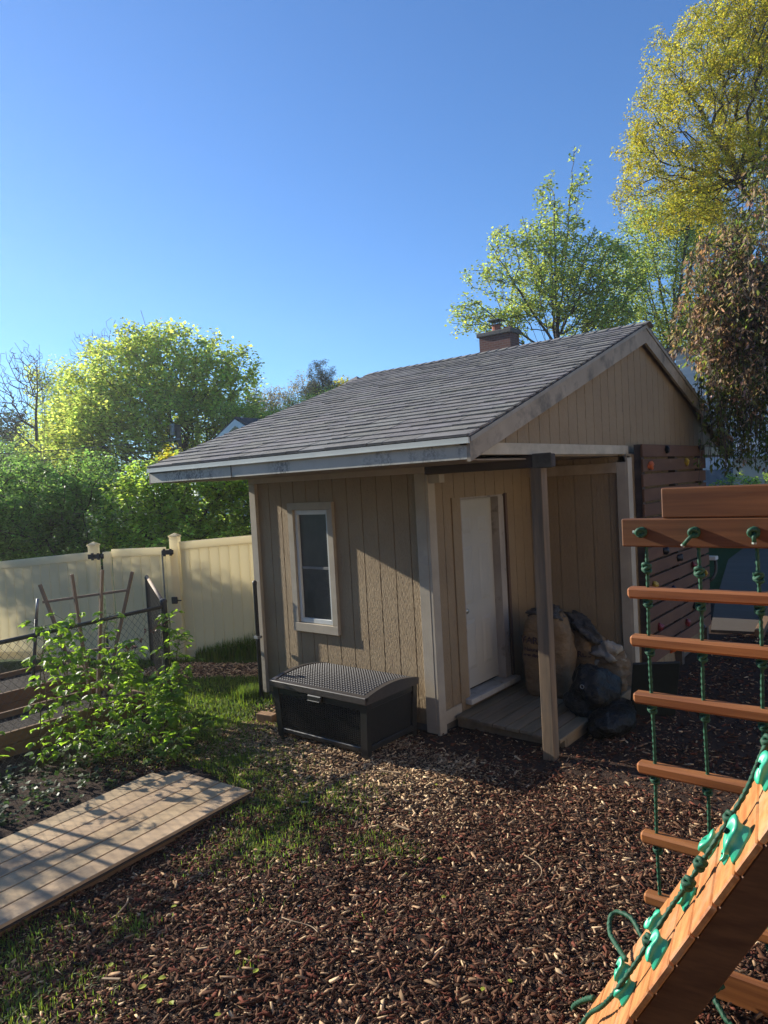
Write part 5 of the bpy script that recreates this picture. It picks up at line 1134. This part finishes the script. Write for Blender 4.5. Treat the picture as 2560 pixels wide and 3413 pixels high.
# hip roof tip
m = MB(); c = Vector((-17.1, 17.4, 0)); e_ = 4.2
hb = thing('hip_roof_house', 'grey hip roofed house whose tip shows at the shed roof edge', 'house', (-17.1, 17.4, 0))
m.add([c+Vector((i*e_, j*e_, 4.0)) for i, j in ((-1, -1), (1, -1), (1, 1), (-1, 1))]+[c+Vector((0, 0, 7.12))], [(0, 1, 4), (1, 2, 4), (2, 3, 4), (3, 0, 4), (3, 2, 1, 0)]); obj('roof', m, mat('weathered_roof', (.20, .18, .17)), hb)
m = MB(); m.box((-17.1-3.6, 17.4-3.6, 0), (-17.1+3.6, 17.4+3.6, 3.99)); obj('wall', m, WHITES, hb)
# utility pole
up_t = thing('utility_pole', 'brown wooden utility pole beyond the maple by the pale gable', 'utility pole', (-18.65, 9.4, 0))
m = MB(); m.tube([(-18.65, 9.4, 0), (-18.65, 9.4, 4.95)], .10, 10); obj('pole', m, WOODP, up_t, smooth=True)
m = MB(); m.tube([(-18.83, 9.3, 4.6), (-18.83, 9.3, 5.0)], .10, 10); m.box((-19.1, 9.2, 4.4), (-18.5, 9.35, 4.47)); obj('crossarm', m, GALV, up_t)
for dz in (0, .5):
    m = MB(); m.tube([(-18.65, 9.4, 4.4-dz*.6), (-20, 4.5, 4.05-dz*.6), (-22, -2, 4.0-dz*.6)], .018, 4, cap=False); obj('wire', m, BLKM, up_t)
# white house at right
wh = thing('white_house', 'tall white clapboard house at right behind the weeping tree', 'house', (2, 24, 0))
m = MB()
for k in range(38): 
    z = k*.19; m.add([(-6.2, 24.8, z), (8, 26.4, z), (8, 26.37, z+.185), (-6.2, 24.77, z+.185), (-6.2, 24.83, z+.19), (8, 26.43, z+.19)], [(0, 1, 2, 3), (3, 2, 5, 4)])
m.box((-6.15, 26.5, 0), (8, 33, 7.2)); obj('wall', m, WHITES, wh, fixn=False)
m = MB(); m.obox((.9, 25.55, 3.1), 7.1, .06, .05, Vector((.992, .126, 0)), Vector((-.126, .992, 0))); obj('band', m, WINF, wh)
m = MB(); m.box((-6.5, 24.4, 7.2), (8.3, 33.3, 7.35)); obj('roof', m, SH2, wh)
ms = thing('metal_roof_shed', 'small shed with grey standing seam metal roof at right', 'shed', (-4.3, 21.8, 0))
m = MB(); A_, B_ = Vector((-4.93, 19.94, 1.57)), Vector((-2.76, 20.69, 1.57)); C_ = Vector((-3.64, 23.6, 2.33)); D_ = Vector((-5.89, 22.9, 2.33)); m.add([A_, B_, C_, D_], [(0, 1, 2, 3)])
for k in range(9):
    q = k/8; a = A_+(B_-A_)*q; b = D_+(C_-D_)*q; m.tube([a+Vector((0, 0, .02)), b+Vector((0, 0, .02))], .014, 4)
obj('roof', m, METR, ms, fixn=False)
m = MB(); m.add([A_+Vector((.1, .1, -.02)), B_+Vector((-.1, .1, -.02)), C_+Vector((-.1, -.1, -.02)), D_+Vector((.1, -.1, -.02))]+[Vector((q.x, q.y, 0)) for q in (A_+Vector((.1, .1, 0)), B_+Vector((-.1, .1, 0)), C_+Vector((-.1, -.1, 0)), D_+Vector((.1, -.1, 0)))], [(0, 1, 5, 4), (1, 2, 6, 5), (2, 3, 7, 6), (3, 0, 4, 7)]); obj('wall', m, CREAM, ms)
ga = thing('cream_garage', 'cream walled garage with white trim between the trees at right', 'garage', (-1.9, 21.7, 0))
m = MB(); m.obox((-1.8, 21.6, 1.35), 1.6, .4, 1.35, Vector((.98, .19, 0)), Vector((-.19, .98, 0))); obj('wall', m, CREAM, ga)
m = MB(); m.obox((-1.8, 21.5, 2.75), 1.7, .55, .04, Vector((.98, .19, 0)), Vector((-.19, .98, 0))); obj('roof', m, WINF, ga)
# parked car far up the drive, mostly behind the beams
car = thing('parked_car', 'dark parked car up the driveway behind the cedar beams', 'car', (2.1, 20, .05))
CX = Vector((.35, .94, 0)); CY = Vector((-.94, .35, 0)); CO = Vector((.45, 17.9, .05))
prof = [(0, .32), (0, .62), (.15, .78), (.95, .88), (1.55, 1.28), (2.9, 1.32), (3.6, .98), (4.2, .92), (4.3, .5), (4.2, .30)]
m = MB(); vs_ = [CO+CX*x+CY*y+Vector((0, 0, z)) for y in (-.85, .85) for x, z in prof]; k = len(prof); m.add(vs_, [tuple(range(k)), tuple(range(2*k-1, k-1, -1))]+[(i, (i+1) % k, k+(i+1) % k, k+i) for i in range(k)]); obj('body', m, CARP, car)
for y in (-.86, .86):
    m = MB(); m.add([CO+CX*x+CY*y+Vector((0, 0, z)) for x, z in ((1.1, .92), (1.6, 1.22), (2.85, 1.26), (3.35, .98))], [(0, 1, 2, 3)]); obj('side_window', m, CARG, car)
    for x in (.8, 3.45):
        c = CO+CX*x+CY*y*.93+Vector((0, 0, .31)); m = MB(); m.tube([c-CY*.1, c+CY*.1], .31, 20); wl = obj('wheel', m, RUBB, car)
        m = MB(); m.tube([c-CY*.105, c+CY*.105], .18, 14); obj('rim', m, GALV, wl)

# ------------------------------------------------------------------ litter on the mulch
LIT = leafmat('fallen_leaf', (.42, .46, .06), (.5, .55, .08), .35)
for i, (x, y) in enumerate([(-.49, -3.65), (-.44, -3.74), (-.42, -3.64), (-.23, -3.7), (-.26, -3.74), (-.05, -3.3), (-.24, -3.26), (.02, -3.63), (-.72, -3.73), (-.57, -1.0), (.08, -1.91), (1.02, -2.62), (1.55, -1.51), (.92, -2.72), (-.9, -3.2), (.35, -2.2)]):
    a = rnd.uniform(0, 6.28); s = rnd.uniform(.013, .022); m = MB(); cz = float(gz(x, y))+.022; pr = [(0, 0), (.3, .34), (.7, .36), (1.05, 0), (.7, -.36), (.3, -.34), (.5, 0)]
    vs_ = [(x+math.cos(a)*u*s*2-math.sin(a)*v*s*2, y+math.sin(a)*u*s*2+math.cos(a)*v*s*2, cz+abs(v)*.5*s+rnd.uniform(0, .004)) for u, v in pr]; m.add(vs_, [(0, 1, 6), (1, 2, 6), (2, 3, 6), (3, 4, 6), (4, 5, 6), (5, 0, 6)])
    tag(obj('fallen_leaf', m, LIT, loc=(x, y, 0), fixn=False), 'small yellow green leaf fallen on the bark mulch', 'leaf', 'yellow green leaves fallen on the mulch')
def twig(pts, r, label, col):
    p = [(x, y, float(gz(x, y))+.024+dz) for x, y, dz in pts]; m = MB(); m.tube(smooth(p, 4), r, 6); tag(obj('twig', m, col, loc=(pts[0][0], pts[0][1], 0), smooth=True), label, 'twig', 'twigs lying on the mulch')
TW = mat('pale_twig', (.36, .25, .15), (.26, .18, .11), 20)
twig([(-.29, -2.92, 0), (-.2, -2.93, .01), (-.08, -2.9, 0), (0, -2.92, 0)], .0035, 'thin pale branching twig lying in the centre of the mulch', TW)
twig([(-.2, -2.93, .01), (-.16, -3.05, .01), (-.2, -3.12, 0)], .003, 'thin forked twig pointing to the front in the central mulch', TW)
twig([(.52, -1.55, 0), (.66, -1.62, .015), (.72, -1.72, .01), (.70, -1.86, 0)], .0035, 'curved pale twig lying in the mulch near the ramp', TW)
twig([(-1.21, -3.33, 0), (-1.15, -3.38, .01), (-1.12, -3.46, .0)], .005, 'short bent tan twig beside the boardwalk', TW)
for x, y, a, l, nm in ((-.62, -3.78, .5, .05, 'pale wood splinter low at the left front of the mulch'), (-1.02, -1.02, .15, .10, 'long pale wood strip in front of the storage box'), (-.35, -1.72, -.1, .07, 'pale wood strip near the grass tufts'), (-1.9, -1.2, -.7, .05, 'short wood strip beside the grass in front of the box')):
    m = MB(); m.obox((x, y, float(gz(x, y))+.026), l, .007, .004, Vector((math.cos(a), math.sin(a), .05)), Vector((-math.sin(a), math.cos(a), 0)), bev=.001); tag(obj('wood_splinter', m, TW, loc=(x, y, 0)), nm, 'wood strip', 'wood strips on the mulch')

# ------------------------------------------------------------------ added light blockers and reflector, unseen
t, P = house('added_bounce_house', 'large beige house shape added right of the yard to bounce warm light, outside the view', 13.0, -3.0, 14, 8, 5.2, 2.4, R(90), mat('beige_bounce_wall', (.62, .50, .36)), SH2, TRIM)  # unseen, added to reflect warm sunlight onto shaded walls and cover blue sky
t, P = house('added_sky_blocker', 'brown house shape added behind the viewpoint to block sky light, outside the view', 0.0, -15.5, 16, 8, 5.0, 2.4, 0, mat('brown_blocker_wall', (.30, .23, .16)), SH2, TRIM)  # unseen, added to cut low sky light from behind the camera

t, P = house('added_shade_garage', 'low grey roofed garage shape added behind the shed to shade the driveway, hidden from view', -6.6, 12.3, 13, 3.2, 2.7, 1.1, R(90), WHITES, SH2, TRIM)  # unseen, added only to cast shade over the driveway

# ------------------------------------------------------------------ air
hm = bpy.data.materials.new('haze'); hm.use_nodes = True; ht = hm.node_tree; ht.nodes.remove(ht.nodes['Principled BSDF'])
pv = ht.nodes.new('ShaderNodeVolumePrincipled'); pv.inputs['Color'].default_value = (.93, .96, 1, 1); pv.inputs['Density'].default_value = .0010; pv.inputs['Anisotropy'].default_value = .55
ht.links.new(pv.outputs[0], ht.nodes['Material Output'].inputs['Volume'])
m = MB(); m.box((-60, -30, -1.1), (30, 60, 22)); tag(obj('haze', m, hm), kind='stuff')
